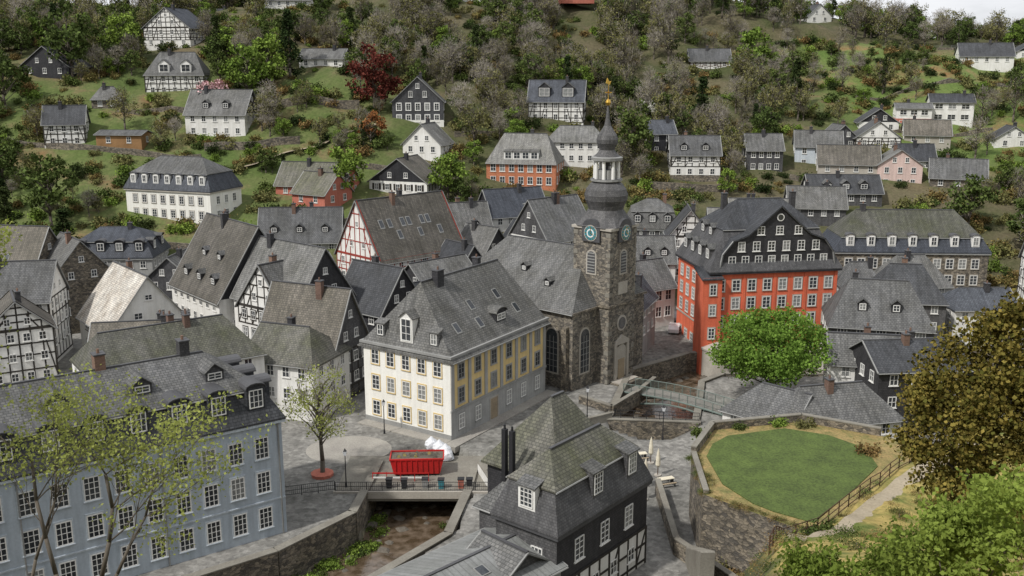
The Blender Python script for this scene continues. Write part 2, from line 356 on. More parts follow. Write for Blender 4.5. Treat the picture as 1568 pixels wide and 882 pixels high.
    def grid(s,i,zs,n,w=1.1,h=1.6,m=1.2,pos=None,**k):
        L=s.F(i)[3]
        for z in zs:
            for j in range(n if pos is None else len(pos)):
                a=pos[j] if pos is not None else m+(L-2*m)*(j+.5)/n
                s.window(i,a,z,w,h,**k)
    def dormer(s,i,a,d0,w=1.5,h=1.5,kind='gable',wall='shingle_dark',rf='roof_mid',face=None,nx=2,ny=2,**k):
        F=s.F(i); zb=s.rz(i,d0); zt=zb+h
        rise={'gable':w*.42,'flat':.02,'shed':.35,'arch':w*.28}[kind]
        def back(z):
            d=d0
            while s.rz(i,d)<z and d<d0+6: d+=.1
            return d
        d1=back(zt); P=s.P['walls']
        P.fbox(F,a-w/2,a+w/2,-d1,-d0,zb-.4,zt,face or wall)
        s.window(i,a,zb+.22,w-.45,h-.35,nx,ny,d=-d0,sill=False,**k)
        R=s.P['roof']; zr=zt+rise; d2=back(zr) ; of=.2
        (ox,oy),(ux,uy),(vx,vy)=F[:3]
        def p(aa,d,z): return (ox+ux*aa-vx*d,oy+uy*aa-vy*d,z)
        if kind=='gable':
            P.fpoly(F,[(a-w/2,zt),(a+w/2,zt),(a,zr-.05)],-d0,face or wall)
            for sg in(-1,1):
                R.slab([p(a,d0-of,zr+.05),p(a+sg*(w/2+.15),d0-of,zt-.05),p(a+sg*(w/2+.15),d1,zt-.05),p(a,d2,zr+.05)],.1,rf)
        elif kind=='arch':
            N=6; pts=[(a-(w/2+.15)*math.cos(math.pi*t/N),zt+rise*math.sin(math.pi*t/N)) for t in range(N+1)]
            for q,r in zip(pts,pts[1:]):
                R.slab([p(q[0],d0-of,q[1]+.08),p(r[0],d0-of,r[1]+.08),p(r[0],back(r[1]),r[1]+.08),p(q[0],back(q[1]),q[1]+.08)],.12,rf)
            P.fprism(F,pts,-d0-.3,-d0-.001,face or wall)
        else:
            R.slab([p(a-w/2-.15,d0-of,zt+.06),p(a+w/2+.15,d0-of,zt+.06),p(a+w/2+.15,d2,zr+.1),p(a-w/2-.15,d2,zr+.1)],.12,rf)
    def skylight(s,i,a,d,w=.8,l=1.1,mat='glass'):
        F=s.F(i);(ox,oy),(ux,uy),(vx,vy)=F[:3]
        def p(aa,dd,up): return (ox+ux*aa-vx*dd,oy+uy*aa-vy*dd,s.rz(i,dd)+up)
        s.P['frames'].slab([p(a-w/2-.1,d-.08,.13),p(a+w/2+.1,d-.08,.13),p(a+w/2+.1,d+l*.75+.08,.13),p(a-w/2-.1,d+l*.75+.08,.13)],.14,'trim_grey')
        s.P['windows'].poly([p(a-w/2,d,.15),p(a+w/2,d,.15),p(a+w/2,d+l*.75,.15),p(a-w/2,d+l*.75,.15)],mat)
    def chim(s,x,y,z1,w=.7,l=.9,h=3,mat=None):
        mat=mat or rnd.choice(['chimney_slate','chimney_slate','chimney_brick'])
        C=s.P['chimneys']; C.box(x-w/2,x+w/2,y-l/2,y+l/2,z1-h,z1,mat); C.box(x-w/2-.08,x+w/2+.08,y-l/2-.08,y+l/2+.08,z1,z1+.12,'lead')
        C.cone((x,y,z1+.12),(x,y,z1+.5),.14,.12,6,'chimney_brick')
    def timber(s,i,z0,z1,n,mat='timber_black',w=.2,rails=(0,.5,1),diag=True,a0=None,a1=None):
        F=s.F(i);T=s.P['trim'];a0=0 if a0 is None else a0;a1=F[3] if a1 is None else a1
        for k in range(n+1):
            a=a0+(a1-a0)*k/n; a=min(max(a,a0+w/2),a1-w/2); T.fbox(F,a-w/2,a+w/2,0,.05,z0,z1,mat)
        for r in rails:
            z=z0+(z1-z0)*r; z=min(max(z,z0+w/2),z1-w/2); T.fbox(F,a0,a1,0,.053,z-w/2,z+w/2,mat)
        if diag:
            st=(a1-a0)/n
            for k in ([0,n-1] if n<7 else [0,2,n-3,n-1]):
                A=(a0+k*st,z0);B_=(a0+(k+1)*st,z1)
                if k>=n/2: A,B_=(A[0],B_[1]),(B_[0],A[1])
                T.fbeam(F,A,B_,w*.9,0,.047,mat)
    def gtimber(s,i,zb,zr,mat='timber_black',w=.2,n=4):
        F=s.F(i);L=F[3];T=s.P['trim']
        for k in range(n):
            f=k/n; z=zb+(zr-zb)*f; T.fbox(F,L*f/2+.1,L-L*f/2-.1,0,.053,z,z+w,mat)
        m=max(3,int(L/1.4))
        for k in range(1,m):
            a=L*k/m; zt=zb+(zr-zb)*(1-abs(2*a/L-1)); T.fbox(F,a-w/2,a+w/2,0,.05,zb,zt-.1,mat)
        T.fbeam(F,(0,zb),(L/2,zr),w*1.3,0,.1,mat);T.fbeam(F,(L,zb),(L/2,zr),w*1.3,0,.1,mat)
        T.fbeam(F,(L*.2,zb),(L*.36,zb+(zr-zb)*.5),w,0,.047,mat);T.fbeam(F,(L*.8,zb),(L*.64,zb+(zr-zb)*.5),w,0,.047,mat)
    def door(s,i,a,z,w=1.2,h=2.3,mat='door_dark',sur='stone_light'):
        F=s.F(i);D_=s.P['doors'];D_.fbox(F,a-w/2,a+w/2,0,.05,z,z+h,mat)
        D_.fbox(F,a-w/2-.2,a-w/2,0,.09,z,z+h+.2,sur);D_.fbox(F,a+w/2,a+w/2+.2,0,.09,z,z+h+.2,sur);D_.fbox(F,a-w/2,a+w/2,0,.092,z+h,z+h+.2,sur)
    def done(s):
        for k,p in s.P.items(): p.obj(k,s.e)
HOUSES=[]
def house(name,x,y,ang,W,D,z0,ze,zr,axis='x',wall='plaster_white',gable=None,rf='roof_mid',i0=0,i1=0,rows=None,nf=3,ns=2,w=1.0,h=1.4,
          dorm=(),chim=1,timb=None,sky=0,center=False,lowwall=None,fr='trim_white',sur=None,nx=2,ny=2,gw=True,mans=None,shut=None,o=.4):
    if center:
        a=math.radians(ang); x-=math.cos(a)*W/2; y-=math.sin(a)*W/2
    HOUSES.append((x+W/2*math.cos(math.radians(ang)),y,W))
    b=Bld(name,x,y,ang,W,D,z0,ze); gable=gable or wall
    b.walls(wall,z0-3)
    if lowwall: b.P['walls'].box(-.04,W+.04,-.04,D+.04,z0-3,z0+2.6,lowwall)
    if mans: b.mansard(mans[0],mans[1],zr,axis,low=rf,up=rf,i0=i0 or 3,i1=i1 or 3)
    else: b.roof(zr,axis,mat=rf,i0=i0,i1=i1,gmat=gable,o=o)
    if rows is None:
        rows=[]; z=ze-h-.55
        while z>z0+.5: rows.append(z); z-=2.8
    for sd,n in((0,nf),(1,ns),(2,nf),(3,ns)):
        if n: b.grid(sd,rows,n,w,h,m=.5,nx=nx,ny=ny,fr=fr,sur=sur,shut=shut)
    if gw and not mans:
        for sd in ((1,3) if axis=='x' else (0,2)):
            if (i0 if sd in(0,1) else i1)==0:
                Ls=b.F(sd)[3]; hh=zr-ze
                if hh>2.6:
                    for a in ((Ls*.36,Ls*.64) if Ls>6 else (Ls*.5,)): b.window(sd,a,ze+hh*.16,w*.85,h*.85,nx,ny,fr=fr)
                if hh>5: b.window(sd,Ls/2,ze+hh*.52,w*.75,h*.7,nx,ny,fr=fr)
    if timb:
        tm,zt=timb[0],timb[1]
        if zt<ze-1:
            for sd in range(4): b.timber(sd,zt,ze,max(3,int(b.F(sd)[3]/1.5)),tm,rails=(0,.42,1) if ze-zt<3.4 else (0,.22,.5,.72,1))
        if len(timb)>2:
            for sd in ((1,3) if axis=='x' else (0,2)): b.gtimber(sd,ze,zr,tm)
    for i,p,d,w_,h_,kw in dorm: b.dormer(i,p,d,w_,h_,**kw)
    for k in range(sky):
        sd=0 if axis=='x' else rnd.choice([1,3]); Ls=b.F(sd)[3]; dd=(D if axis=='x' else W)/2
        b.skylight(sd,Ls*(.15+.7*(k+rnd.random()*.4)/max(1,sky)),dd*rnd.choice([.3,.5]))
    for k in range(chim):
        f=rnd.uniform(.2,.8)
        if axis=='x': b.chim(W*f,D/2+rnd.choice([-.6,.6]),zr+.8)
        else: b.chim(W/2+rnd.choice([-.6,.6]),D*f,zr+.8)
    b.done(); return b
# --- cream corner house
b=Bld('cream_corner_house',-7.2,109.5,57,21.5,13.4,0,10.5)
b.walls(['plaster_yellow','plaster_cream','plaster_cream','plaster_cream'],-2)
F0=b.F(0);T=b.P['trim']
T.fbox(F0,0,21.5,0,.04,-1,3.5,'plaster_grey'); T.fbox(F0,-.1,21.6,.0,.16,3.5,3.8,'trim_grey'); T.fbox(F0,-.1,21.6,.0,.16,9.6,10.2,'trim_grey')
T.fbox(F0,-1.6,22,.05,1.7,-.6,.13,'paving_light'); T.fbox(b.F(1),0,13.4,.05,1.6,-.6,.13,'paving_light'); T.fbox(b.F(1),0,13.4,0,.05,-.6,.7,'trim_grey')
for k in range(7):
    a=.35+k*(21.5-.7)/6; T.fbox(F0,a-.3,a+.3,0,.1,3.8,9.6,'plaster_grey')
for k in range(6):
    a=.35+(k+.5)*(21.5-.7)/6
    for z in(4.3,7.3): b.window(0,a,z,1.15,1.9,2,3,fr='trim_grey',sur='plaster_grey')
    if k==2: b.door(0,a,.14,1.5,2.7,'door_wood')
    else: b.window(0,a,1.0,1.15,1.9,2,3,fr='trim_white',sur='trim_grey')
for z in(1.1,4.4,7.7): b.grid(1,[z],5,1.15,1.85,m=.7,nx=2,ny=3,fr='trim_white',sur='plaster_yellow')
b.grid(2,[1.1,4.4,7.7],6);b.grid(3,[1.1,4.4,7.7],4)
b.P['trim'].box(-.35,21.85,-.35,13.75,10.2,10.5,'trim_grey')
b.roof(18,'x',mat='roof_mid',i0=3.2,i1=1.6,o=.6)
b.dormer(1,6.7,.25,1.9,3.1,'gable',wall='plaster_white',rf='roof_mid',nx=2,ny=3)
b.dormer(1,2.6,.3,1.3,1.7,'shed',wall='roof_mid');b.dormer(1,10.8,.3,1.3,1.7,'shed',wall='roof_mid')
b.dormer(0,12.5,1.2,2.2,1.2,'arch')
for a,d in((4,1.5),(8.5,1.3),(17,1.4),(9,3),(15,3.2)): b.skylight(0,a,d)
b.chim(6,6.2,19,1.3,.9);b.chim(16,7.4,18.8);b.done();HOUSES.append((0,120,20))
# --- red house
b=Bld('red_river_house',30.2,144.8,9.6,20.5,15,-3.5,13)
b.walls('plaster_red',-4.4)
F0=b.F(0)
b.P['trim'].box(-.1,20.6,-.1,15.1,3.6,3.85,'stone_light');b.P['trim'].box(-.25,20.75,-.25,15.25,12.6,13,'stone_light')
for k in range(5): a=.3+k*19.9/4; b.P['trim'].fbox(F0,a-.22,a+.22,0,.09,-4,12.6,'plaster_red')
for z in(-.6,4.3,7.1,9.9):
    for k in range(8):
        a=1.5+k*17.5/7; b.window(0,a,z,1.25,1.8,2,3,sur='stone_light')
b.grid(1,[-.4,4.3,7.1,9.9],5,1.2,1.8,m=.6,sur='stone_light',ny=3);b.grid(3,[4.3,7.1,9.9],5,1.2,1.8,sur='stone_light')
b.door(0,16.2,-3,1.6,2.6)
b.mansard(19.2,2.6,23,'x',low='shingle_mid',up='roof_dark',i0=4,i1=4,o=.5,corn='shingle_dark')
g=[(1.2,13.3),(1.6,15.6),(3.2,17.6),(5.6,18.5),(10.6,22.8),(15.6,18.5),(18,17.6),(19.5,15.6),(19.9,13.3)]
b.P['walls'].fprism(F0,g,-7,-.15,'shingle_dark')
for p,q in zip(g,g[1:]): b.P['roof'].slab([(p[0],-.25,p[1]+.15),(q[0],-.25,q[1]+.15),(q[0],7.5,q[1]+.15),(p[0],7.5,p[1]+.15)],.25,'roof_dark')
for p,q in zip(g,g[1:]): b.P['trim'].fbeam(F0,p,q,.2,-.15,.2,'trim_grey')
b.grid(0,[13.7],8,1.1,1.6,pos=[3.2+k*14.8/7 for k in range(8)],d=-.15,ny=3);b.grid(0,[16.0],6,pos=[4.6+k*12/5 for k in range(6)],w=1.1,h=1.5,d=-.15,ny=3)
b.grid(0,[18.5],3,pos=[7.6,10.6,13.6],w=1.1,h=1.3,d=-.15)
b.P['frames'].fprism(F0,[(10.6+.6*math.cos(t*math.pi/5),21.1+.6*math.sin(t*math.pi/5)) for t in range(10)],-.15,-.05,'trim_white');b.P['windows'].fpoly(F0,[(10.6+.45*math.cos(t*math.pi/5),21.1+.45*math.sin(t*math.pi/5)) for t in range(10)],-.04,'glass')
for a in(2.5,5.8,9.1,12.4): b.dormer(1,a,.2,1.5,1.8,'gable',wall='shingle_mid')
for a in(5.8,9.1): b.dormer(1,a,1.8,1.3,1.4,'gable',wall='shingle_mid')
b.chim(5,9,23.7,.8,.8,5,'chimney_slate');b.chim(16.5,9,23.7,.8,.8,5,'chimney_slate')
m_=b.P['walls']; m_.lathe([(2.6,-4.4),(2.6,1.2),(2.75,1.3),(2.75,1.6),(2.3,1.7),(.3,2.3)],14,1.2,-1.2,'stone_light')
b.P['walls'].box(-1.6,1.4,-.9,2.4,-4,12.3,'plaster_red'); b.P['roof'].slab([(-1.9,-1.2,12.2),(1.6,-1.2,12.2),(1.6,2.7,13.4),(-1.9,2.7,13.4)],.2,'roof_dark')
for z in(2.8,6.4,9.6):b.window(0,0,z,1.0,1.7,2,3,d=.9,sur='stone_light')
b.done()
# --- blue row
c35=math.cos(math.radians(36));s35=math.sin(math.radians(36))
b=Bld('blue_riverside_building',-21.6-34*c35,86.5-34*s35,36,34,13,-1,11.6)
b.walls('plaster_blue',-4.4)
for z in (1.0,4.6,8.0):
    for k in range(13): b.window(0,.8+32.4*(k+.5)/13,z,1.25,2.1,3,4,sur='plaster_pale_blue')
b.grid(3,[1.0,4.6,8.0],4,1.1,1.9,nx=3,ny=4)
b.mansard(14.6,1.3,17.3,'x',low='roof_dark',up='roof_mid',i0=4,i1=3.5,corn='plaster_pale_blue')
for k in range(9):
    a=33.0-1.2-k*3.5; b.dormer(0,a,.25,1.7,2.1,'arch',wall='roof_dark',rf='lead',nx=3,ny=3)
for k in range(3): b.dormer(3,2.6+k*3.8,.25,1.6,2.0,'arch',wall='roof_dark',rf='lead')
for a in(8.5,15.5,22.5,29): b.dormer(0,a,2.8,1.7,1.0,'gable',wall='shingle_mid')
for a in(11,20,27.5): b.chim(a,6.8,18.6,.9,1.1)
b.P['trim'].fbox(b.F(0),0,34,0,.08,3.6,3.75,'plaster_pale_blue')
for a in(11.4,22.8,33.6): b.P['trim'].fbox(b.F(0),a-.06,a+.06,.02,.14,-3,11.3,'lead_light')
b.done()
# --- near slate house
b=Bld('black_slate_house',3.5,70.1,51,13.5,6.2,-1,8)
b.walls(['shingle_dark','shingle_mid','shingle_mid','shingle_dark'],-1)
b.P['trim'].fbox(b.F(0),0,13.5,0,.04,-1,3.6,'plaster_white')
F0=b.F(0); Tm=b.P['trim']
for k in range(10): a=.1+k*13.3/9; Tm.fbox(F0,a-.1,a+.1,.04,.1,-1,3.6,'timber_black')
for z in(.3,1.9,3.45): Tm.fbox(F0,0,13.5,.04,.103,z,z+.2,'timber_black')
for k in(1,5,8): Tm.fbeam(F0,(.1+k*13.3/9,.4),(.1+(k+1)*13.3/9,3.5),.18,.04,.098,'timber_black')
b.grid(0,[4.7],3,1.2,2.0,nx=2,ny=4); b.grid(0,[1.2],4,1.0,1.3,nx=2,ny=2,d=.05)
b.grid(1,[4.4,.8],2,1.1,2.0,m=.8,nx=3,ny=4)
b.mansard(11.4,.95,13.4,'x',low='shingle_mid',up='roof_moss',i0=2.2,i1=2.2,corn='lead')
b.dormer(1,3.1,.1,1.7,2.0,'shed',wall='shingle_mid',face='trim_white',nx=3,ny=4)
for a in(5.8,11.0): b.dormer(0,a,.1,1.6,2.2,'shed',wall='shingle_mid',nx=3,ny=4)
b.P['walls'].box(4.6,13.2,4.2,11,-1,10.4,'shingle_dark'); b.hip(4.6,13.2,3.4,11,10.4,15.4,'x',o=.4,i0=4.2,i1=2.6,mat='roof_moss')
b.P['walls'].box(1.6,5,6.3,9.4,-1,7.6,'shingle_mid');b.hip(1.6,5,6.3,9.4,7.6,9.8,'y',o=.35,i0=0,i1=2,mat='roof_mid',gmat='shingle_mid')
for y in(7.0,7.8): b.P['chimneys'].box(2.9,3.3,y-.2,y+.2,8.2,14.0,'iron'); b.P['chimneys'].cone((3.1,y,14),(3.1,y,14.4),.12,.1,6,'iron')
b.done()
house('low_grey_workshop',-9.3,57.2,45,18.6,8.5,0,5.4,6.7,'x','plaster_grey',rf='roof_metal',nf=0,ns=0,chim=0,sky=3)
house('small_slate_annex',-.5,67.6,45,4.2,4.5,0,5.9,7.2,'y','shingle_mid',rf='roof_mid',nf=0,ns=0,chim=0)
# --- church
def church():
    e=empty('church',(13.3,130.3,0),math.radians(49))
    w=6.2; B_=Bld('church',0,0,0,w,w,0,22,e=e)
    B_.walls('stone_church',-2)
    T=B_.P['trim']
    for z in(11,21.7): T.box(-.25,w+.25,-.25,w+.25,z,z+.35,'stone_light' if z>20 else 'stone_mid')
    def arch(F,a,z,ww,h,g,sur='stone_light',M=None):
        def q(r): return [(a-ww/2-r,z-r),(a+ww/2+r,z-r)]+[(a+(ww/2+r)*math.cos(t*math.pi/8),z+h+(ww/2+r)*math.sin(t*math.pi/8)) for t in range(9)]
        M['frames'].fprism(F,q(.24),0,.09,sur); M['windows'].fprism(F,q(0),0,.11,g)
    def ring(F,r,cz,d,mat,M): M.fprism(F,[(w/2+r*math.cos(t*math.pi/10),cz+r*math.sin(t*math.pi/10)) for t in range(20)],0,d,mat)
    for i in range(4):
        F=B_.F(i)
        for a in(0,w):
            for k in range(16):
                z=.1+k*1.38; l=.7 if k%2 else .4
                if abs(z-10.6)<1 or z>21: continue
                T.fbox(F,a-l if a else -.06,a+.06 if a else l,0,.06,z,z+.6,'stone_cap')
        arch(F,w/2,15.6,1.3,2.4,'lead',M=B_.P)
        for k in range(7): T.fbox(F,w/2-.62,w/2+.62,.1,.16,15.8+k*.42,15.95+k*.42,'trim_grey')
        if i==0:
            T.fbox(F,w/2-1.1,w/2+1.1,0,.1,12.6,14.3,'stone_light')
            ring(F,1.15,8.4,.1,'stone_light',T); ring(F,.85,8.4,.13,'glass',B_.P['windows'])
            arch(F,w/2,.8,2.1,3.2,'stone_light','stone_light',M=B_.P); T.fbox(F,w/2-.75,w/2+.75,.1,.18,0,3.2,'door_wood')
            T.fprism(F,[(w/2-1.7,5.4),(w/2+1.7,5.4),(w/2+1.5,5.9),(w/2,6.7),(w/2-1.5,5.9)],0,.3,'stone_light')
            for a in(w/2-1.45,w/2+1.45): T.fbox(F,a-.25,a+.25,0,.25,0,5.4,'stone_light')
            T.fbox(F,w/2-2.2,w/2+2.2,0,1.6,-1,.3,'stone_light');T.fbox(F,w/2-2.6,w/2+2.6,0,2.1,-1,.12,'stone_mid')
        P=B_.P['roof']; cz=21.2
        pts=[(w/2-1.5,20),(w/2+1.5,20),(w/2+1.5,21.9)]+[(w/2+1.5*math.cos(t*math.pi/8),21.9+1.25*math.sin(t*math.pi/8)) for t in range(1,8)]+[(w/2-1.5,21.9)]
        P.fprism(F,pts,-1.2,.32,'lead')
        def disc(r,d0,d1,mat): T.fprism(F,[(w/2+r*math.cos(t*math.pi/10),cz+r*math.sin(t*math.pi/10)) for t in range(20)],d0,d1,mat)
        disc(1.12,.3,.38,'stone_light');disc(.98,.37,.42,'clock_teal');disc(.6,.41,.44,'trim_white');disc(.42,.43,.455,'clock_teal')
        for t in range(12):
            c_,s_=math.cos(t*math.pi/6),math.sin(t*math.pi/6); T.fbeam(F,(w/2+.7*c_,cz+.7*s_),(w/2+.92*c_,cz+.92*s_),.09,.42,.45,'gold')
        T.fbeam(F,(w/2,cz),(w/2+.1,cz+.8),.09,.455,.48,'gold');T.fbeam(F,(w/2,cz),(w/2+.5,cz-.2),.1,.455,.48,'gold')
    c=w/2; R=B_.P['roof']; n=16
    prof=[(3.5,22.05,1),(3.15,22.6,.85),(2.7,23.4,.5),(2.35,24.2,.15),(2.6,24.8,0),(2.95,25.5,0),(3.0,26.2,0),(2.75,27,0),(2.2,27.7,0),(1.85,28.0,0),(2.2,28.1,0),(2.2,28.4,0)]
    rings=[]
    for r,z,q in prof:
        ring_=[]
        for k in range(n):
            t=2*math.pi*k/n+math.pi/n; cx,cy=math.cos(t),math.sin(t); m=max(abs(cx),abs(cy)); f=r*((1-q)+q/m); ring_.append((c+cx*f,c+cy*f,z))
        rings.append(ring_)
    for a_,b_ in zip(rings,rings[1:]):
        for k in range(n): R.poly([a_[k],a_[(k+1)%n],b_[(k+1)%n],b_[k]],'shingle_mid' if a_[0][2]<28 else 'lead_light')
    R.poly(rings[-1],'lead')
    for k in range(8):
        t=math.pi/8+k*math.pi/4; x,y=c+1.65*math.cos(t),c+1.65*math.sin(t)
        T.cone((x,y,28.4),(x,y,31.1),.24,.2,8,'trim_white')
    T.cone((c,c,28.4),(c,c,29.6),1.55,1.55,8,'lead_light')
    T.lathe([(1.5,30.7),(2.15,30.9),(2.2,31.3),(1.8,31.45)],16,c,c,'lead_light')
    T.lathe([(.25,28.4),(.25,30),(.6,30.1),(.4,30.8)],10,c,c,'lead')
    R.lathe([(1.9,31.4),(1.4,31.8),(1.05,32.3),(1.2,32.7),(1.45,33.2),(1.5,33.7),(1.3,34.3),(.9,34.9),(.5,35.5),(.3,36.3),(.18,37.5),(.08,38.4)],16,c,c,'shingle_mid')
    G=MB(); G.lathe([(.05,38.2),(.3,38.35),(.38,38.65),(.3,38.95),(.05,39.1)],12,c,c,'gold'); G.cone((c,c,39),(c,c,41.2),.06,.05,6,'gold')
    G.box(c-.5,c+.5,c-.04,c+.04,39.9,40.05,'gold'); G.box(c-.04,c+.04,c-.5,c+.5,39.9,40.05,'gold')
    G.hexa([(c-.6,c-.03,41.2),(c+.3,c-.03,41.0),(c+.6,c-.03,41.5),(c+.2,c-.03,41.4),(c-.3,c-.03,41.9)],[(c-.6,c+.03,41.2),(c+.3,c+.03,41.0),(c+.6,c+.03,41.5),(c+.2,c+.03,41.4),(c-.3,c+.03,41.9)],'gold')
    G.obj('weathercock',e)
    N=Bld('church',0,0,0,17.2,24,0,11.3,e=e); sub=N.P
    N.walls('stone_church',-2); N.roof(18.4,'y',mat='roof_mid',i0=4.5,i1=5,gmat='stone_church',o=.45)
    sub['trim'].box(-.3,17.5,-.3,24.3,10.8,11.1,'stone_mid'); T2=sub['trim']
    def arch2(F,a,z,ww,h):
        arch(F,a,z,ww,h,'glass',M=sub)
        for k in range(1,3): T2.fbox(F,a-ww/2+ww*k/3-.04,a-ww/2+ww*k/3+.04,.12,.15,z,z+h,'trim_grey')
        for k in range(1,6): T2.fbox(F,a-ww/2,a+ww/2,.12,.14,z+h*k/6-.03,z+h*k/6+.03,'trim_grey')
    arch2(N.F(0),2.7,2.2,1.9,5.2)
    for a in(20.5,15.6,10.5,5.5): arch2(N.F(1),a,2.2,1.9,5.2); arch2(N.F(3),24-a,2.2,1.9,5.2)
    for a in(23,18,13,8,3): T2.fbox(N.F(1),a-.4,a+.4,0,.7,-1,9,'stone_mid')
    N.dormer(1,17.5,2.5,1.0,.9,'gable',rf='roof_mid');N.dormer(1,12,4,1.0,.9,'gable',rf='roof_mid')
    for k,p in sub.items():
        p.v=[(x-5.5,y+2,z) for x,y,z in p.v]; p.obj('nave_'+k,e)
    for k,p in B_.P.items(): p.obj('tower_'+k,e)
church(); HOUSES.append((12,135,20))
# --- town houses
def dl(i,ps,d,w,h,kind='gable',**kw): return [(i,p,d,w,h,dict(kind=kind,**kw)) for p in ps]
H_=house
H_('red_timber_house',-23,168.1,44,19.6,13.5,0,10,20,'x','plaster_white',rf='roof_old',timb=('timber_red',4,1),sky=9,nf=7,ns=4,w=1,h=1.5,chim=2)
H_('grey_row_house',-14,158,44,12,9,0,7,11,'x','shingle_mid',gable='shingle_dark',nf=5,ns=3)
H_('old_slate_roof_house',-55.9,156.8,-49,17.9,14,0,9,19.5,'x','plaster_white',gable='shingle_dark',rf='roof_old',nf=7,ns=3,chim=2,dorm=dl(0,(4,9,14),1.0,1.4,1.2)+dl(0,(6.5,12),3.2,1.2,1.0))
H_('white_gabled_house',-40.8,141.5,-37,11,13,0,9,15.5,'y','plaster_white',gable='plaster_white',rf='roof_mid',nf=5,ns=3,timb=('timber_black',6.2,1),chim=1,sur='timber_black')
H_('dark_gabled_house',-30.5,134,50,11,15,0,10,18,'y','plaster_white',gable='shingle_dark',rf='roof_light',nf=3,ns=4,chim=1)
H_('slate_gabled_house',-23.2,121,66,9,12,0,7,15,'y','shingle_mid',gable='shingle_mid',rf='roof_old',nf=4,ns=4,chim=1,timb=('timber_black',.3))
H_('dark_narrow_house',-19,137.5,52,9,10,0,8.5,14.5,'y','shingle_dark',gable='shingle_dark',rf='roof_dark',nf=3,ns=3)
H_('small_dark_house',-12.5,146,45,10,8,0,6.5,10.5,'x','shingle_mid',gable='shingle_dark',rf='roof_dark',nf=4,ns=3)
H_('white_patchwork_roof_house',-58,136,40,12,14,0,6,13.5,'y','plaster_white',gable='plaster_white',rf='roof_pale',nf=3,ns=2,chim=1,w=1.4,h=1.2,sur='timber_brown')
H_('green_roof_low_house',-50,118,20,13,9,0,6,8.5,'x','plaster_grey',rf='roof_moss',nf=4,ns=3,chim=1)
H_('brown_roof_house',-56,124,10,12,9,0,6,9.5,'x','plaster_white',rf='roof_old',nf=4,ns=3,chim=2)
H_('riverside_grey_roof_house',-47,105,36,20,11,0,9,13,'x','plaster_white',rf='roof_moss',nf=6,ns=3,chim=3,i0=2,i1=3)
H_('moss_roof_house',-34,119,-20,10,9,0,7.5,11,'x','plaster_white',rf='roof_moss',nf=4,ns=3,i1=3,chim=1)
H_('stone_gabled_house',-75.9,154,40,13,10,0,8,15.5,'y','stone_mid',gable='stone_mid',rf='roof_mid',nf=2,ns=3,chim=1)
H_('left_slate_roof_house',-96,160,-10,17,12,0,9,17,'x','plaster_white',rf='roof_old',gable='stone_mid',nf=6,ns=3,sky=3)
H_('black_timber_house',-81,138,8,13,9,0,10,15,'x','plaster_white',rf='roof_mid',timb=('timber_black',.5),nf=7,ns=4,w=.9,h=1.2,chim=2)
H_('black_timber_house',-72,128,30,9,8,0,8,12,'y','plaster_white',rf='roof_old',timb=('timber_black',.5,1),nf=4,ns=4,w=.9,h=1.2)
H_('dark_mansard_house',-82,178,3,15,11,2,8.5,13.5,'x','plaster_grey',rf='roof_blue',mans=(11.5,1.2),nf=6,ns=4,dorm=dl(0,(2.2,5.8,9.2,12.8),.2,1.6,1.8,'arch',rf='lead')+dl(3,(3,8),.2,1.5,1.8,'arch'))
H_('slate_cottage',-66,172,-5,9,8,1,6,10,'y','shingle_mid',rf='roof_mid',nf=3,ns=2)
b=Bld('large_white_school',-81.7,206.5,-19,21,11,7,18);b.walls('plaster_cream',2)
b.grid(0,[9,12.2,15.2],8,1.1,1.7,nx=2,ny=3,sur='stone_light');b.grid(3,[9,12.2,15.2],3,1.1,1.7);b.grid(1,[9,12.2,15.2],3);b.band(11.2,.2,.06,'stone_light')
b.mansard(21.6,1.3,24.5,'x',low='roof_blue',up='roof_mid',i0=4,i1=4,corn='stone_light')
for k in range(7): b.dormer(0,2+k*2.85,.2,1.3,1.8,'arch',wall='roof_blue',rf='lead',face='trim_white')
b.done();HOUSES.append((-70,205,26))
H_('long_brown_roof_house',-50,190,5,16,10,2,9.5,15.5,'x','plaster_grey',rf='roof_mid',gable='plaster_grey',nf=6,ns=3,chim=2,dorm=dl(0,(3,8,13),1.2,1.4,1.2))
H_('white_roof_annex',-24,195,-25,9,9,5,10.5,14.5,'y','plaster_white',rf='roof_light',nf=3,ns=3)
H_('slate_row_house',-16,192,20,13,10,3,10,16,'x','shingle_mid',gable='shingle_dark',rf='roof_mid',nf=5,ns=3,chim=2,dorm=dl(0,(3,9.5),1,1.5,1.2))
H_('slate_row_house',-30,180,10,11,9,2,9,15,'x','plaster_white',gable='shingle_dark',rf='roof_dark',nf=4,ns=3,chim=1)
H_('dark_gabled_townhouse',-5.5,183,48,8,8,0,8,13,'y','shingle_dark',gable='shingle_dark',rf='roof_mid',nf=3,ns=3,chim=1)
H_('dark_gabled_townhouse',1.5,190,30,8,9,1,7.5,12.5,'y','shingle_mid',gable='shingle_dark',rf='roof_dark',nf=3,ns=3,chim=1)
H_('dark_gabled_townhouse',-10,170,40,8,8,0,7,12,'y','plaster_white',gable='shingle_dark',rf='roof_dark',nf=3,ns=3,chim=1)
H_('steep_grey_roof_house',6.7,177,40,12,11,0,12,19,'x','plaster_white',gable='shingle_mid',rf='roof_light',nf=5,ns=3,chim=2)
H_('stone_gable_house',-4,200,25,13,9,6,13,18,'x','plaster_white',gable='shingle_dark',rf='roof_blue',nf=5,ns=3,chim=1)
H_('behind_tower_house',23,197,-6,11,10,4,11,16.5,'x','shingle_mid',rf='roof_mid',mans=(14.5,1.4),nf=5,ns=3,dorm=dl(0,(2.5,5.5,8.5),.2,1.5,1.6))
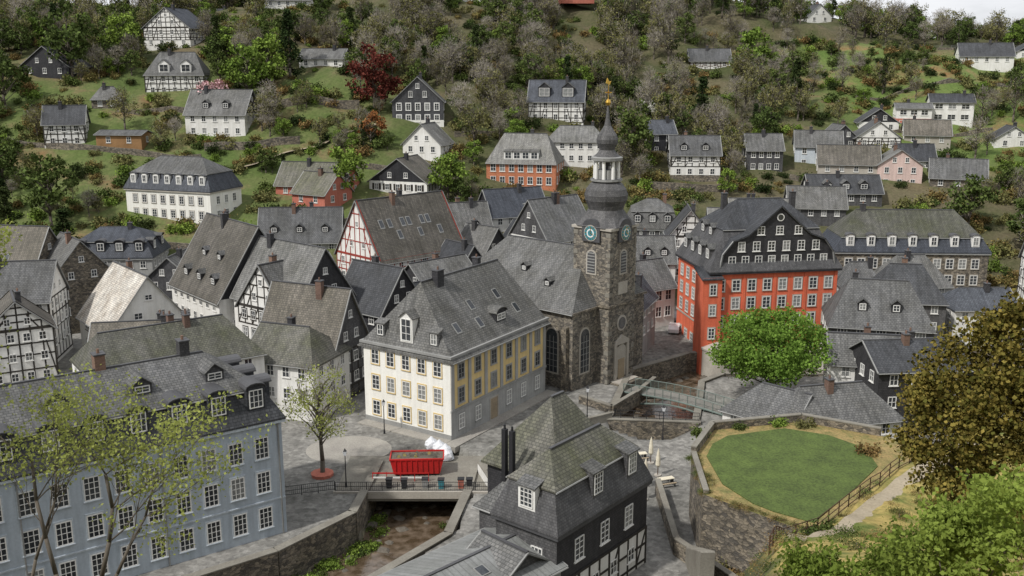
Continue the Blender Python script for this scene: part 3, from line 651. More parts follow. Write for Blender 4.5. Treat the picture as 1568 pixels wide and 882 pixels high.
H_('white_town_house',22.5,173,0,7,8,0,9,13,'x','plaster_white',gable='shingle_dark',rf='roof_mid',nf=3,ns=2,chim=1,dorm=dl(0,(2,5),.8,1.3,1.2))
H_('white_timber_house',29.5,182,-5,8,8,0,12,17,'y','plaster_white',rf='roof_dark',timb=('timber_black',3,1),nf=3,ns=3)
H_('town_hall_annex',20,158,30,9,8,0,7,11,'x','plaster_white',gable='shingle_mid',rf='roof_mid',nf=4,ns=2,w=1.2,h=1.8)
H_('grey_side_house',19.5,143,68,9,5,0,8,11,'x','plaster_grey',gable='shingle_dark',rf='roof_blue',nf=3,ns=2)
b=Bld('long_stone_hall',59.6,177,-3,27.5,12,-1,10);b.walls('stone_mid',-3)
b.grid(0,[1,4,7],11,1.3,1.8,nx=2,ny=3,sur='stone_light');b.grid(3,[1,4,7],4,sur='stone_light');b.band(9.6,.3,.2,'stone_light')
b.mansard(12.8,1.2,17,'x',low='roof_blue',up='roof_moss',i0=3.5,i1=3.5)
for k in range(7): b.dormer(0,2.5+k*3.75,.2,1.4,1.9,'arch',wall='roof_blue',face='trim_white',rf='lead')
b.chim(6,6,18,.9,.9);b.done()
H_('slate_roof_corner_house',44.8,133.7,-13,14,11,0,8,13.5,'x','shingle_mid',rf='roof_mid',i0=3,i1=3,nf=5,ns=3,w=1.3,h=1.6,nx=3,dorm=dl(0,(4.5,9),1.6,1.3,1.3),lowwall='plaster_white',chim=1)
H_('small_slate_house',55.9,162,-4,7,7,0,7,10.5,'x','shingle_mid',rf='roof_mid',i0=2,i1=2,nf=3,ns=2)
H_('hipped_slate_house',65,164,5,11,9,0,6.5,11,'x','plaster_grey',rf='roof_mid',i0=3,i1=3,nf=4,ns=3)
H_('hipped_slate_house',57,150,-8,11,9,0,7.5,12.5,'x','shingle_mid',rf='roof_dark',i0=3,i1=3,nf=4,ns=3,dorm=dl(0,(5,),1,1.4,1.2))
H_('flat_roof_annex',70,150,0,10,8,0,6,8.5,'x','plaster_white',rf='roof_blue',i0=2,nf=4,ns=3)
H_('right_timber_house',87,160,-15,10,9,0,11,16,'x','plaster_white',rf='roof_mid',timb=('timber_black',4),nf=4,ns=3)
H_('terrace_low_house',24.9,109.5,-44,9,7,0,4.3,7.2,'x','plaster_white',rf='roof_mid',i0=3,i1=0,nf=4,ns=2,w=.9,h=1.2,chim=0)
H_('terrace_low_wing',31.8,102.6,13,13,7.5,0,4.6,7.8,'x','plaster_white',rf='roof_mid',i0=2,i1=3,nf=4,ns=2,chim=1,gable='shingle_mid')
H_('dark_roof_house',44,112,5,12,9,2,8,10.5,'x','shingle_dark',rf='roof_dark',nf=4,ns=3,chim=2,gable='shingle_dark')
H_('small_white_house',40.5,119,-10,9,6,0,7,10,'x','plaster_white',rf='roof_mid',nf=3,ns=2,chim=1)
H_('glass_front_shop',-2.5,207,-20,10,10,8,15,15.8,'x','plaster_white',rf='roof_metal',nf=4,ns=3,w=1.7,h=1.9)
# --- hill houses
def hh(name,x,y,z,ang,W,D,he,hr,axis='x',**k):
    k.setdefault('center',True); return H_(name,x,y,ang,W,D,z-1,z+he,z+hr,axis,**k)
hh('hill_villa',-98,287,46.5,-15,15,11,7,12.5,'y',wall='plaster_white',rf='roof_blue',gable='plaster_white',timb=('timber_black',50,1),nf=4,ns=3)
hh('hill_timber_villa',-87,258,36,5,15,11,5,10.5,'x',wall='plaster_white',rf='roof_mid',timb=('timber_black',36),nf=5,ns=3,i0=3,i1=3,dorm=dl(0,(5,10.5),.3,2.6,2.2,face='trim_white'))
hh('hill_villa',-71,237,26,-8,15,10,6,11.5,'x',wall='plaster_white',gable='shingle_dark',rf='roof_mid',nf=5,ns=3,dorm=dl(0,(5,10),1,1.6,1.4))
hh('garden_house',-101,248,32,10,7,6,3.2,6,'x',wall='stone_mid',rf='roof_mid',i0=2,i1=2,nf=2,ns=1)
hh('hill_cottage',-105,232,24.5,15,9,8,5.5,9.5,'x',wall='plaster_white',timb=('timber_black',25),rf='roof_dark',nf=3,ns=2)
hh('wooden_garage',-92,231,24.5,-5,11,6,3,3.8,'x',wall='wood_boards',rf='roof_mid',nf=2,ns=1,chim=0)
hh('hill_bungalow',-51,268,41.5,-8,12,8,3.5,6,'x',wall='plaster_white',rf='roof_mid',nf=4,ns=2)
hh('slate_villa',-23,243,28.5,3,12.5,11,6.2,12,'y',wall='shingle_mid',gable='shingle_mid',rf='roof_mid',nf=5,ns=4,w=1.1,h=1.7,ny=3,sur='trim_white',lowwall='plaster_cream')
hh('white_cottage',-21,229,21.5,-18,9.5,8,4,8.5,'y',wall='plaster_white',rf='roof_light',nf=3,ns=2)
hh('dark_roof_villa',11,251,28.5,-8,14,10,6,11,'x',wall='plaster_white',timb=('timber_black',29),rf='roof_blue',gable='shingle_dark',nf=5,ns=3,dorm=dl(0,(4,10),.8,3,2.4,wall='shingle_dark'))
hh('white_apartment_house',15,231,19.5,-5,14,10,6.5,9.7,'x',wall='plaster_white',rf='roof_light',i0=3,i1=3,nf=6,ns=3,w=1,h=1.3)
hh('orange_brick_house',2,222,16,-12,16,11,6,12,'x',wall='plaster_orange',gable='plaster_orange',rf='roof_light',nf=7,ns=3,w=1.2,h=1.7,i0=3,i1=3,dorm=dl(0,(5,7,9,11),.4,1.9,1.8,'shed',face='trim_white'))
hh('salmon_house',-44,212,14,-14,16,9,4,8.5,'x',wall='plaster_salmon',gable='plaster_salmon',rf='roof_moss',nf=4,ns=2)
hh('salmon_house_wing',-37,208,13,60,9,9,4,8,'y',wall='plaster_salmon',gable='plaster_salmon',rf='roof_moss',nf=2,ns=2)
hh('timber_gabled_house',-25,214,14.5,-20,14,10,4,9,'y',wall='plaster_white',gable='shingle_dark',rf='roof_old',nf=5,ns=3,shut='timber_black')
hh('hill_house',61,309,40,-3,12.5,9,4.5,8,'x',wall='plaster_white',timb=('timber_brown',41),rf='roof_mid',nf=4,ns=2)
hh('hill_house',37,243,21,10,7,7,6,9,'x',wall='shingle_dark',rf='roof_blue',nf=2,ns=2)
hh('stone_base_house',43,230,16.5,-3,11.5,9,6.5,10.5,'x',wall='plaster_white',gable='shingle_dark',rf='roof_mid',nf=4,ns=2,lowwall='stone_mid',timb=('timber_black',20),dorm=dl(0,(3,8),.8,1.6,1.3))
hh('dark_timber_house',61,237,18.5,-3,8.5,8,5,8.5,'x',wall='shingle_mid',rf='roof_mid',nf=4,ns=2)
hh('pale_blue_house',75,241,19.5,-12,11,8,4.5,8,'x',wall='plaster_pale_blue',gable='plaster_pale_blue',rf='roof_mid',nf=3,ns=2)
hh('stone_house',80,233,16.5,-12,14,9,4,8,'x',wall='stone_light',gable='stone_mid',rf='roof_old',nf=4,ns=2)
hh('gabled_cottage',97,262,25.5,-10,10,8,3,6.5,'y',wall='plaster_white',gable='shingle_dark',rf='roof_dark',nf=3,ns=2)
hh('modern_white_house',108,267,27.5,-15,9,8,4.5,5.6,'x',wall='plaster_white',rf='roof_mid',nf=3,ns=2,w=1.7,lowwall='plaster_salmon')
hh('modern_white_house',119,269,28,-15,11,8,5.5,7.5,'x',wall='plaster_white',rf='roof_dark',nf=3,ns=2,w=2)
hh('gabled_cottage',92,248,21.5,-8,11,8,4,8,'y',wall='plaster_white',gable='plaster_white',rf='roof_mid',nf=3,ns=2,timb=('timber_black',22))
hh('gabled_cottage',106,252,22.5,-15,11,8,3.5,7,'x',wall='stone_light',rf='roof_old',nf=3,ns=2)
hh('pink_house',91,230,15.5,-10,10,8,5,8.5,'y',wall='plaster_pink',gable='plaster_pink',rf='roof_light',nf=3,ns=2)
hh('long_slate_house',75,219,12,-4,16,9,3.5,7,'x',wall='shingle_mid',rf='roof_dark',nf=6,ns=2,dorm=dl(0,(4,8,12),.6,1.8,1.4))
hh('roadside_villa',152,322,42,-15,16,11,4,8,'x',wall='plaster_white',gable='plaster_white',rf='roof_dark',nf=5,ns=3)
hh('roadside_villa',172,330,43,-10,12,9,4.5,8,'y',wall='plaster_white',gable='shingle_dark',rf='roof_dark',nf=4,ns=2)
hh('hilltop_house',-74,336,57,5,15,9,7,10.5,'x',wall='plaster_white',rf='roof_mid',nf=5,ns=2)
hh('hilltop_house',-53,350,61,0,18,9,6,9,'x',wall='plaster_white',rf='roof_blue',nf=6,ns=2)
hh('hilltop_house',-14,335,65,0,8,8,4,8,'y',wall='plaster_white',rf='roof_dark',nf=2,ns=2)
hh('hilltop_house',22,340,67,5,11,8,4,7,'x',wall='plaster_salmon',rf='roof_dark',nf=3,ns=2)
hh('hilltop_house',120,396,57,10,10,8,4.5,9,'y',wall='plaster_white',rf='roof_dark',nf=2,ns=2)
hh('hilltop_house',-92,330,53,-10,12,9,4.5,8,'x',wall='shingle_mid',rf='roof_dark',nf=3,ns=2)
hh('garden_cottage',53,205,7.5,-5,13,8,4,8,'x',wall='stone_mid',gable='stone_mid',rf='roof_light',nf=4,ns=2,chim=2)
hh('white_terrace_house',46,201,6.5,-8,10,8,5,7.5,'x',wall='plaster_white',rf='roof_light',nf=4,ns=2)
hh('slate_cottage',66,210,9.5,-8,12,8,4,8,'x',wall='shingle_mid',rf='roof_mid',nf=4,ns=2,chim=2)
hh('stone_cottage',103,226,14,-20,12,8,4,8,'x',wall='stone_mid',rf='roof_mid',nf=3,ns=2)
hh('garden_cottage',128,252,22,-10,9,7,3,6,'y',wall='plaster_white',rf='roof_dark',nf=2,ns=2)
hh('garden_cottage',84,250,22,6,8,7,3,6.5,'y',wall='shingle_mid',rf='roof_mid',nf=2,ns=2)
hh('garden_cottage',98,238,18,-6,9,7,3,6.5,'x',wall='plaster_white',rf='roof_dark',nf=3,ns=2)
hh('hill_villa',-122,262,38,-10,14,10,5,10,'y',wall='shingle_dark',gable='shingle_dark',rf='roof_dark',nf=3,ns=3)
# ------------------------------------------------------------------ river, walls, bridges
def ribbon(name,P,hw,z,mat,dens=1.5):
    m=MB(); pts=[]
    for (a,b_),(c_,d_) in zip(P,P[1:]):
        k=max(1,int(math.hypot(c_-a,d_-b_)/dens))
        for i in range(k): pts.append((a+(c_-a)*i/k,b_+(d_-b_)*i/k))
    pts.append(P[-1]); prev=None
    for i,p in enumerate(pts):
        q=pts[min(i+1,len(pts)-1)];o=pts[max(i-1,0)];dx,dy=q[0]-o[0],q[1]-o[1];l=math.hypot(dx,dy);nx,ny=-dy/l*hw,dx/l*hw
        f=z if callable(z) else (lambda x,y:z)
        cur=((p[0]+nx,p[1]+ny,f(p[0],p[1])),(p[0]-nx,p[1]-ny,f(p[0],p[1])))
        if prev: m.poly([prev[1],cur[1],cur[0],prev[0]],mat)
        prev=cur
    return m.obj(name)
w=bpy.data.materials.new('water');w.use_nodes=True;nt=w.node_tree;bs=nt.nodes['Principled BSDF'];bs.inputs['Roughness'].default_value=.1;bs.inputs['Specular IOR Level'].default_value=.8
tc=nt.nodes.new('ShaderNodeTexCoord');n=nd(nt,'ShaderNodeTexNoise',Scale=1.1,Detail=5.0);nt.links.new(tc.outputs['Object'],n.inputs['Vector'])
nt.links.new(ramp(nt,n.outputs[0],.4,(.07,.048,.028),.75,(.2,.15,.11)),bs.inputs['Base Color'])
bp=nd(nt,'ShaderNodeBump',Strength=.35,Distance=.12);nt.links.new(n.outputs[0],bp.inputs['Height']);nt.links.new(bp.outputs[0],bs.inputs['Normal']);MATS['water']=w
ribbon('river_water',RIV1,5.3,-3.4,'water');ribbon('river_water',RIV2,5.3,-2.8,'water')
def wall(name,P,zf0,zf1,th,mat='stone_mid',cap=True,close=False):
    m=MB(); P=list(P)+([P[0]] if close else [])
    for (a,b_),(c_,d_) in zip(P,P[1:]):
        l=math.hypot(c_-a,d_-b_); k=max(1,int(l/4)); ux,uy=(c_-a)/l,(d_-b_)/l; nx,ny=-uy*th/2,ux*th/2
        for i in range(k):
            x0,y0=a+(c_-a)*i/k,b_+(d_-b_)*i/k; x1,y1=a+(c_-a)*(i+1)/k,b_+(d_-b_)*(i+1)/k
            zb0,zt0,zb1,zt1=zf0(x0,y0),zf1(x0,y0),zf0(x1,y1),zf1(x1,y1)
            q=[(x0-nx,y0-ny),(x1-nx,y1-ny),(x1+nx,y1+ny),(x0+nx,y0+ny)]
            m.hexa([(*q[0],zb0),(*q[1],zb1),(*q[2],zb1),(*q[3],zb0)],[(*q[0],zt0),(*q[1],zt1),(*q[2],zt1),(*q[3],zt0)],mat)
            if cap:
                q=[(x0-nx*1.15,y0-ny*1.15),(x1-nx*1.15,y1-ny*1.15),(x1+nx*1.15,y1+ny*1.15),(x0+nx*1.15,y0+ny*1.15)]
                m.hexa([(*q[0],zt0),(*q[1],zt1),(*q[2],zt1),(*q[3],zt0)],[(*q[0],zt0+.12),(*q[1],zt1+.12),(*q[2],zt1+.12),(*q[3],zt0+.12)],'stone_cap')
    return m.obj(name)
def offset(P,d):
    out=[]
    for i,p in enumerate(P):
        q=P[min(i+1,len(P)-1)];o=P[max(i-1,0)];dx,dy=q[0]-o[0],q[1]-o[1];l=math.hypot(dx,dy);out.append((p[0]-dy/l*d,p[1]+dx/l*d))
    return out
cz=lambda v:(lambda x,y:v)
for P in(RIV1,RIV2):
    for d in(5.4,-5.4): wall('quay_wall',offset(P,d),cz(-4.6),cz(.2),.8,'stone_mid')
wall('quay_wall',[(-15,104.2),(-4,104.2)],cz(-4.5),cz(-.3),.8,'stone_dark',cap=False)
wall('quay_wall',[(11.5,116.4),(23.5,115.2)],cz(-4.5),cz(.3),.9,'stone_mid')
def rail(name,P,zf,h=1.05,step=1.6,mat='iron',bars=True):
    m=MB()
    for (a,b_),(c_,d_) in zip(P,P[1:]):
        l=math.hypot(c_-a,d_-b_);k=max(1,int(l/step))
        pts=[(a+(c_-a)*i/k,b_+(d_-b_)*i/k) for i in range(k+1)]
        for i,(x,y) in enumerate(pts):
            z=zf(x,y); m.cone((x,y,z-.1),(x,y,z+h),.045,.045,5,mat)
            if i<k:
                x2,y2=pts[i+1];z2=zf(x2,y2)
                for hh_ in(h,h*.55,h*.12): m.cone((x,y,z+hh_),(x2,y2,z2+hh_),.035,.035,4,mat)
                if bars:
                    for j in range(1,8):
                        f=j/8;xx,yy,zz=x+(x2-x)*f,y+(y2-y)*f,z+(z2-z)*f; m.box(xx-.012,xx+.012,yy-.012,yy+.012,zz+.1,zz+h,mat)
    return m.obj(name)
br=MB(); br.box(-18.5,-2.2,95.2,105,-.95,.03,'stone_cap'); br.box(-18.7,-2,95.0,95.35,-.6,.2,'stone_light'); br.obj('street_bridge')
rail('bridge_railing',[(-18.5,95.3),(-2.2,95.3)],cz(.1))
rail('quay_railing',[(-2.4,95.3),(2,99)],cz(.1))
rail('quay_railing',[(12,116.4),(23.3,115.2)],cz(.4)); rail('quay_railing',[(-30,92),(-18.6,95.4)],cz(.2))
m=MB(); c_=[(-19+5*math.cos(t*math.pi/10),107+4.2*math.sin(t*math.pi/10)) for t in range(20)]; m.hexa([(x,y,-.2) for x,y in c_],[(x,y,.012) for x,y in c_],'paving_light'); m.obj('plaza_paving')
fb=MB(); A=Vector((16.2,128.5,.1));B2=Vector((29.5,117.6,.1)); dirv=(B2-A).normalized(); nv=Vector((-dirv.y,dirv.x,0)); L_=(B2-A).length; n=14
def fp(t,s_,z): p=A+dirv*(L_*t)+nv*s_; return (p.x,p.y,p.z+z)
for k in range(n):
    t0,t1=k/n,(k+1)/n; h0,h1=.5*math.sin(math.pi*t0),.5*math.sin(math.pi*t1)
    fb.hexa([fp(t0,-1.5,h0-.15),fp(t1,-1.5,h1-.15),fp(t1,1.5,h1-.15),fp(t0,1.5,h0-.15)],[fp(t0,-1.5,h0),fp(t1,-1.5,h1),fp(t1,1.5,h1),fp(t0,1.5,h0)],'paving')
    for s_ in(-1.5,1.5):
        b0,b1=-1.7*(1-math.sin(math.pi*t0)),-1.7*(1-math.sin(math.pi*t1))
        fb.cone(fp(t0,s_,b0-.3),fp(t1,s_,b1-.3),.13,.13,6,'steel_green'); fb.cone(fp(t0,s_,h0-.1),fp(t1,s_,h1-.1),.13,.13,6,'steel_green')
        fb.cone(fp(t0,s_,b0-.3),fp(t0,s_,h0+1.1),.06,.06,5,'steel_green'); fb.cone(fp(t0,s_,h0+1.1),fp(t1,s_,h1+1.1),.06,.06,5,'steel_green')
        for q in range(1,7):
            f=t0+(t1-t0)*q/7; fb.cone(fp(f,s_,h0),fp(f,s_,h0+1.1),.02,.02,3,'steel_green')
fb.obj('footbridge')
TP=[(17,81),(17.6,90),(21,97),(31,99.5),(41,93),(36,84),(30,79),(24.4,73.6)]
tm=MB(); tm.hexa([(x,y,-.5) for x,y in TP],[(x,y,6.45) for x,y in TP],'stone_mid'); tm.m[1]='dry_earth'; tm.obj('terrace_retaining_wall')
LP=[(19.2,83),(19,89.5),(20.2,92.6),(22.2,94.8),(28.6,96.9),(32.6,95),(35.2,91.5),(34.8,87),(30.9,82),(25.2,75.3),(22.4,77.4),(21,79)]
lm=MB(); lm.hexa([(x,y,6.3) for x,y in LP],[(x,y,6.53) for x,y in LP],'lawn'); lm.obj('terrace_lawn')
wall('terrace_parapet',[(17.8,90),(21,96.8),(31,99.2),(38,95)],cz(6.2),cz(7.2),.5,'stone_mid')
wall('terrace_parapet',[(17.3,81),(17.8,90)],cz(6.2),cz(6.75),.45,'stone_mid')
wall('garden_wall',[(15.2,95),(15,82),(20.5,72),(22,66)],lambda x,y:-1,lambda x,y:1.6,.5,'stone_mid')
FP=[(13.5,47),(17.5,58),(21.7,64),(26,70),(33,78),(42,87)]
rail('path_fence',FP,lambda x,y:float(H(x,y,False)),1.1,2.0,'timber_brown',False)
ribbon('footpath',offset(FP,-1.6),.8,lambda x,y:float(H(x,y,False))+.06,'path_gravel')
st=MB()
for k in range(26): st.box(15.6,16.8,74+k*.36,74.36+k*.36,-.5,.2+(25-k)*.17,'stone_cap')
st.obj('stone_stairs')
ribbon('hill_road',[(66,348.5),(100,348.5),(150,348.5),(250,348.5)],3.8,48.2,'asphalt',dens=8)
wall('road_retaining_wall',[(66,344.2),(150,344.2),(250,344.2)],cz(44.5),cz(48.7),.5,'stone_mid',cap=False)
rail('road_guardrail',[(66,344.2),(250,344.2)],cz(48.7),.8,4,'lead_light',False)
ribbon('hill_path',[(-66,222),(-56,228),(-46,232),(-33,240)],1.3,lambda x,y:float(H(x,y,False))+.25,'path_gravel',dens=1)
def hw(P,h=1.6,mat='stone_mid'): wall('garden_retaining_wall',P,lambda x,y:hz(x,y)-2,lambda x,y:hz(x,y)+h,.5,mat,cap=False)
hw([(-118,232),(-92,229.5),(-72,228)],1.2);hw([(-72,231),(-60,231),(-50,233)],1.8);hw([(-62,246),(-48,247),(-38,248)],2);hw([(-14,240),(0,243)],1.2)
hw([(-98,247),(-80,246)],1.2);hw([(-40,224),(-12,222)],1.2);hw([(30,224),(52,225)],1.6);hw([(66,233),(86,227)],1.2);hw([(84,258),(128,264)],.9);hw([(100,290),(150,300)],.9);hw([(-85,194),(-60,190),(-30,203)],1.3);hw([(110,225),(150,240)],1.5)
hw([(36,196),(72,200),(100,212)],1.5)
wall('forecourt_wall',[(9,123),(12.8,119),(16.5,124.5)],cz(-1),cz(1.0),.5);wall('forecourt_wall',[(16.5,124.5),(20,131)],cz(-1),cz(.9),.5)
wall('street_parapet',[(1.5,105),(6.5,112.5),(12.5,116.5)],cz(-1),cz(1.0),.4,'stone_cap')
wall('white_parapet',[(-3.6,100.5),(-2.2,95.8)],cz(-1),cz(1.1),.35,'plaster_white')
# ------------------------------------------------------------------ objects
m=MB(); L2,W2=2.9,1.15
m.hexa([(-L2+.4,-W2,.25),(L2-.4,-W2,.25),(L2-.4,W2,.25),(-L2+.4,W2,.25)],[(-L2,-W2-.05,1.9),(L2,-W2-.05,1.9),(L2,W2+.05,1.9),(-L2,W2+.05,1.9)],'red_paint'); m.m[1]='rock'
for s_ in(-1,1):
    m.box(-L2-.05,L2+.05,s_*(W2+.06)-.07,s_*(W2+.06)+.07,1.85,2.05,'red_paint')
    m.box(s_*L2-.07,s_*L2+.07,-W2,W2,1.86,2.04,'red_paint')
    for k in range(9): x=-2.3+k*.575; m.box(x-.05,x+.05,s_*(W2+.04)-.09,s_*(W2+.04)+.09,.3,1.86,'red_paint')
m.box(-2.4,2.4,-.8,-.6,0,.26,'iron');m.box(-2.4,2.4,.6,.8,0,.26,'iron')
for k in range(22):
    x,y=rnd.uniform(-2.5,2.1),rnd.uniform(-.9,.6);m.hexa([(x,y,1.85),(x+.5,y,1.85),(x+.3,y+.4,1.85)],[(x+.1,y+.1,2.15),(x+.3,y+.1,2.2),(x+.2,y+.2,2.15)],rnd.choice(['rock','rock','dry_earth']))
m.obj('red_skip_container',loc=(-10.4,100.5,0.03),rotz=math.radians(3))
m=MB()
for k in range(5): m.box(k*1.5,k*1.5+.07,0,.07,0,1.05,'red_paint')
m.box(0,6.07,.01,.06,.85,1.0,'red_paint');m.box(0,6.07,.01,.06,.35,.5,'trim_white');m.obj('construction_barrier',loc=(-15,98,.03))
def bag():
    m=MB(); prof=[(.5,0),(.75,.2),(.8,.6),(.65,1.0),(.3,1.25),(.12,1.5)]; n=9
    rings=[[(r*(1+.15*math.sin(3*k+i*2))*math.cos(2*math.pi*k/n),r*(1+.15*math.cos(2*k+i))*math.sin(2*math.pi*k/n),z) for k in range(n)] for i,(r,z) in enumerate(prof)]
    for a,b_ in zip(rings,rings[1:]):
        for k in range(n): m.poly([a[k],a[(k+1)%n],b_[(k+1)%n],b_[k]],'sheet_white')
    m.poly(rings[-1],'sheet_white'); return m
for x,y in((-8.4,106.2),(-7.6,105),(-9.4,107.2),(-7.4,103.8)): bag().obj('builders_bag',loc=(x,y,0))
for x,y in((-13,96.4),(-11.4,96.3),(-9.2,96.4),(-7.5,96.3),(-5.4,96.4),(-4.5,96.4)):
    m=MB(); m.hexa([(-.25,-.25,0),(.25,-.25,0),(.25,.25,0),(-.25,.25,0)],[(-.32,-.32,1),(.32,-.32,1),(.32,.32,1),(-.32,.32,1)],rnd.choice(['iron','clock_teal','plaster_salmon','trim_grey'])); m.box(-.36,.36,-.36,.36,1,1.08,'iron'); m.cone((-.3,.28,.1),(.3,.28,.1),.1,.1,8,'rubber'); m.obj('wheelie_bin',loc=(x,y,.03))
def parasol(x,y,z=0):
    m=MB(); m.cone((0,0,0),(0,0,3.1),.05,.04,6,'timber_brown'); m.cone((0,0,0),(0,0,.12),.4,.4,10,'stone_light')
    m.lathe([(.1,1.0),(.28,1.25),(.24,2.0),(.14,2.7),(.05,3.05),(.02,3.15)],9,0,0,'canvas'); m.obj('closed_parasol',loc=(x,y,z))
for x,y in((15.6,103),(15.9,99.6),(14.2,97),(13.6,93.5)): parasol(x,y)
def table(x,y,r):
    m=MB(); m.box(-.9,.9,-.35,.35,.7,.76,'canvas')
    for a in(-.75,.75): m.box(a-.04,a+.04,-.3,.3,0,.7,'iron')
    for s_ in(-.75,.75):
        m.box(-.9,.9,s_-.14,s_+.14,.42,.46,'door_wood')
        for a in(-.7,.7): m.box(a-.03,a+.03,s_-.1,s_+.1,0,.42,'iron')
    m.obj('beer_table',loc=(x,y,0.01),rotz=r)
for x,y in((14.4,104),(13.6,101),(16.4,97.2)): table(x,y,rnd.uniform(0,3))
def car(x,y,z,r,mat='car_white',van=False):
    m=MB(); L2=2.1;W2=.87; ht=1.45 if not van else 2.0
    side=[(-L2,.35),(L2,.35),(L2,.75),(L2-.15,.85),(1.0,.98),(.45,ht-.03),(-.2,ht),(-1.3,ht-.05),(-1.95,1.0),(-L2,.9)] if not van else [(-2.4,.35),(2.4,.35),(2.4,.95),(1.8,1.15),(1.3,ht),(-2.35,ht),(-2.4,1.0)]
    m.hexa([(a,-W2,z_) for a,z_ in side],[(a,W2,z_) for a,z_ in side],mat)
    for s_ in(-1,1):
        y0=s_*(W2+.01)
        g=[(.85,.98),(.4,ht-.12),(-.2,ht-.1),(-1.25,ht-.14),(-1.75,1.0)] if not van else [(1.7,1.15),(1.2,1.8),(.3,1.8),(.3,1.15)]
        m.poly([(a,y0,z_) for a,z_ in g],'glass')
        for a in(-1.3,1.3): m.cone((a,s_*(W2-.15),.33),(a,s_*(W2+.03),.33),.33,.33,14,'rubber'); m.cone((a,s_*(W2+.03),.33),(a,s_*(W2+.05),.33),.18,.18,10,'car_silver')
    if not van: m.poly([(1.02,-W2+.1,1.0),(1.02,W2-.1,1.0),(.5,W2-.16,ht-.06),(.5,-W2+.16,ht-.06)],'glass')
    m.obj('parked_car' if not van else 'delivery_van',loc=(x,y,z),rotz=r)
for x,y,r,c_ in((26.3,171,1.4,'car_white'),(28.2,166,1.4,'car_silver'),(25.5,164,1.3,'car_white'),(28.5,176,1.4,'car_dark'),(27.2,158,1.3,'car_white')): car(x,y,.02,r,c_)
car(112,348.4,48.22,.05,'car_white',True);car(160,347.8,48.22,.05,'car_dark');car(182,349,48.22,.05,'car_silver');car(-50,184,float(H(-50,184)),.3,'car_dark')
def lamp(x,y,z=0):
    m=MB(); m.cone((0,0,0),(0,0,3.6),.07,.045,8,'iron'); m.cone((0,0,0),(0,0,.5),.13,.1,8,'iron'); m.hexa([(-.12,-.12,3.6),(.12,-.12,3.6),(.12,.12,3.6),(-.12,.12,3.6)],[(-.2,-.2,4.05),(.2,-.2,4.05),(.2,.2,4.05),(-.2,.2,4.05)],'sheet_white'); m.lathe([(.26,4.05),(.1,4.25),(.03,4.4)],4,0,0,'iron',rot=math.pi/4); m.obj('street_lamp',loc=(x,y,z))
for x,y in((-17.6,96.6),(9.5,117),(12.5,95),(-15.5,112),(18,110)): lamp(x,y)
rk=MB()
def rock(x,y,z,r):
    n=7; prof=[(1,0),(.95,.35),(.55,.62)]
    rings=[[(x+r*p*(1+.3*math.sin(k*2.3+x))*math.cos(2*math.pi*k/n),y+r*p*(1+.3*math.cos(k*1.7+y))*math.sin(2*math.pi*k/n),z+r*h_) for k in range(n)] for p,h_ in prof]
    for a,b_ in zip(rings,rings[1:]):
        for k in range(n): rk.poly([a[k],a[(k+1)%n],b_[(k+1)%n],b_[k]],'rock')
    rk.poly(rings[-1],'rock')
for P in(RIV1,RIV2):
    for k in range(130):
        i=rnd.randrange(len(P)-1);t=rnd.random();s_=rnd.choice([-1,1])*4.8*math.sqrt(rnd.random()); (a,b_),(c_,d_)=P[i],P[i+1];l=math.hypot(c_-a,d_-b_)
        rock(a+(c_-a)*t-(d_-b_)/l*s_,b_+(d_-b_)*t+(c_-a)/l*s_,-3.6 if P is RIV1 else -3.0,rnd.uniform(.2,.8))
rk.obj('river_rocks')
# ------------------------------------------------------------------ trees
def quads(me_name,cent,size,woodMB,mats,elong=1.0):
    n=len(cent); a=NR.normal(size=(n,3)); a/=np.linalg.norm(a,axis=1)[:,None]
    b_=NR.normal(size=(n,3)); b_-= (b_*a).sum(1)[:,None]*a; b_/=np.linalg.norm(b_,axis=1)[:,None]
    sz=size*NR.uniform(.6,1.3,n)[:,None]
    a=a*sz*elong*.5; b_=b_*sz*.5
    V=np.stack([cent-a,cent-b_*.9+a*.1,cent+a,cent+b_*.9+a*.1],1).reshape(-1,3)
    nv=len(woodMB.v); Vall=np.concatenate([np.array(woodMB.v).reshape(-1,3),V]) if nv else V
    faces=[list(f) for f in woodMB.f]; starts=[];tot=0;li=[]
    for f in faces: starts.append(tot);tot+=len(f);li+=f
    Q=np.arange(4*n)+nv; li=np.concatenate([np.array(li,int),Q]); starts=np.concatenate([np.array(starts,int),tot+np.arange(0,4*n,4)])
    me=bpy.data.meshes.new(me_name); me.vertices.add(len(Vall)); me.vertices.foreach_set('co',Vall.ravel()); me.loops.add(len(li)); me.loops.foreach_set('vertex_index',li)
    me.polygons.add(len(starts)); me.polygons.foreach_set('loop_start',starts)
    mi=np.ones(len(starts),int); mi[:len(faces)]=[2 if q=='t' else 0 for q in woodMB.m]; me.polygons.foreach_set('material_index',mi); me.update()
    for m in mats: me.materials.append(MATS[m])
    return me
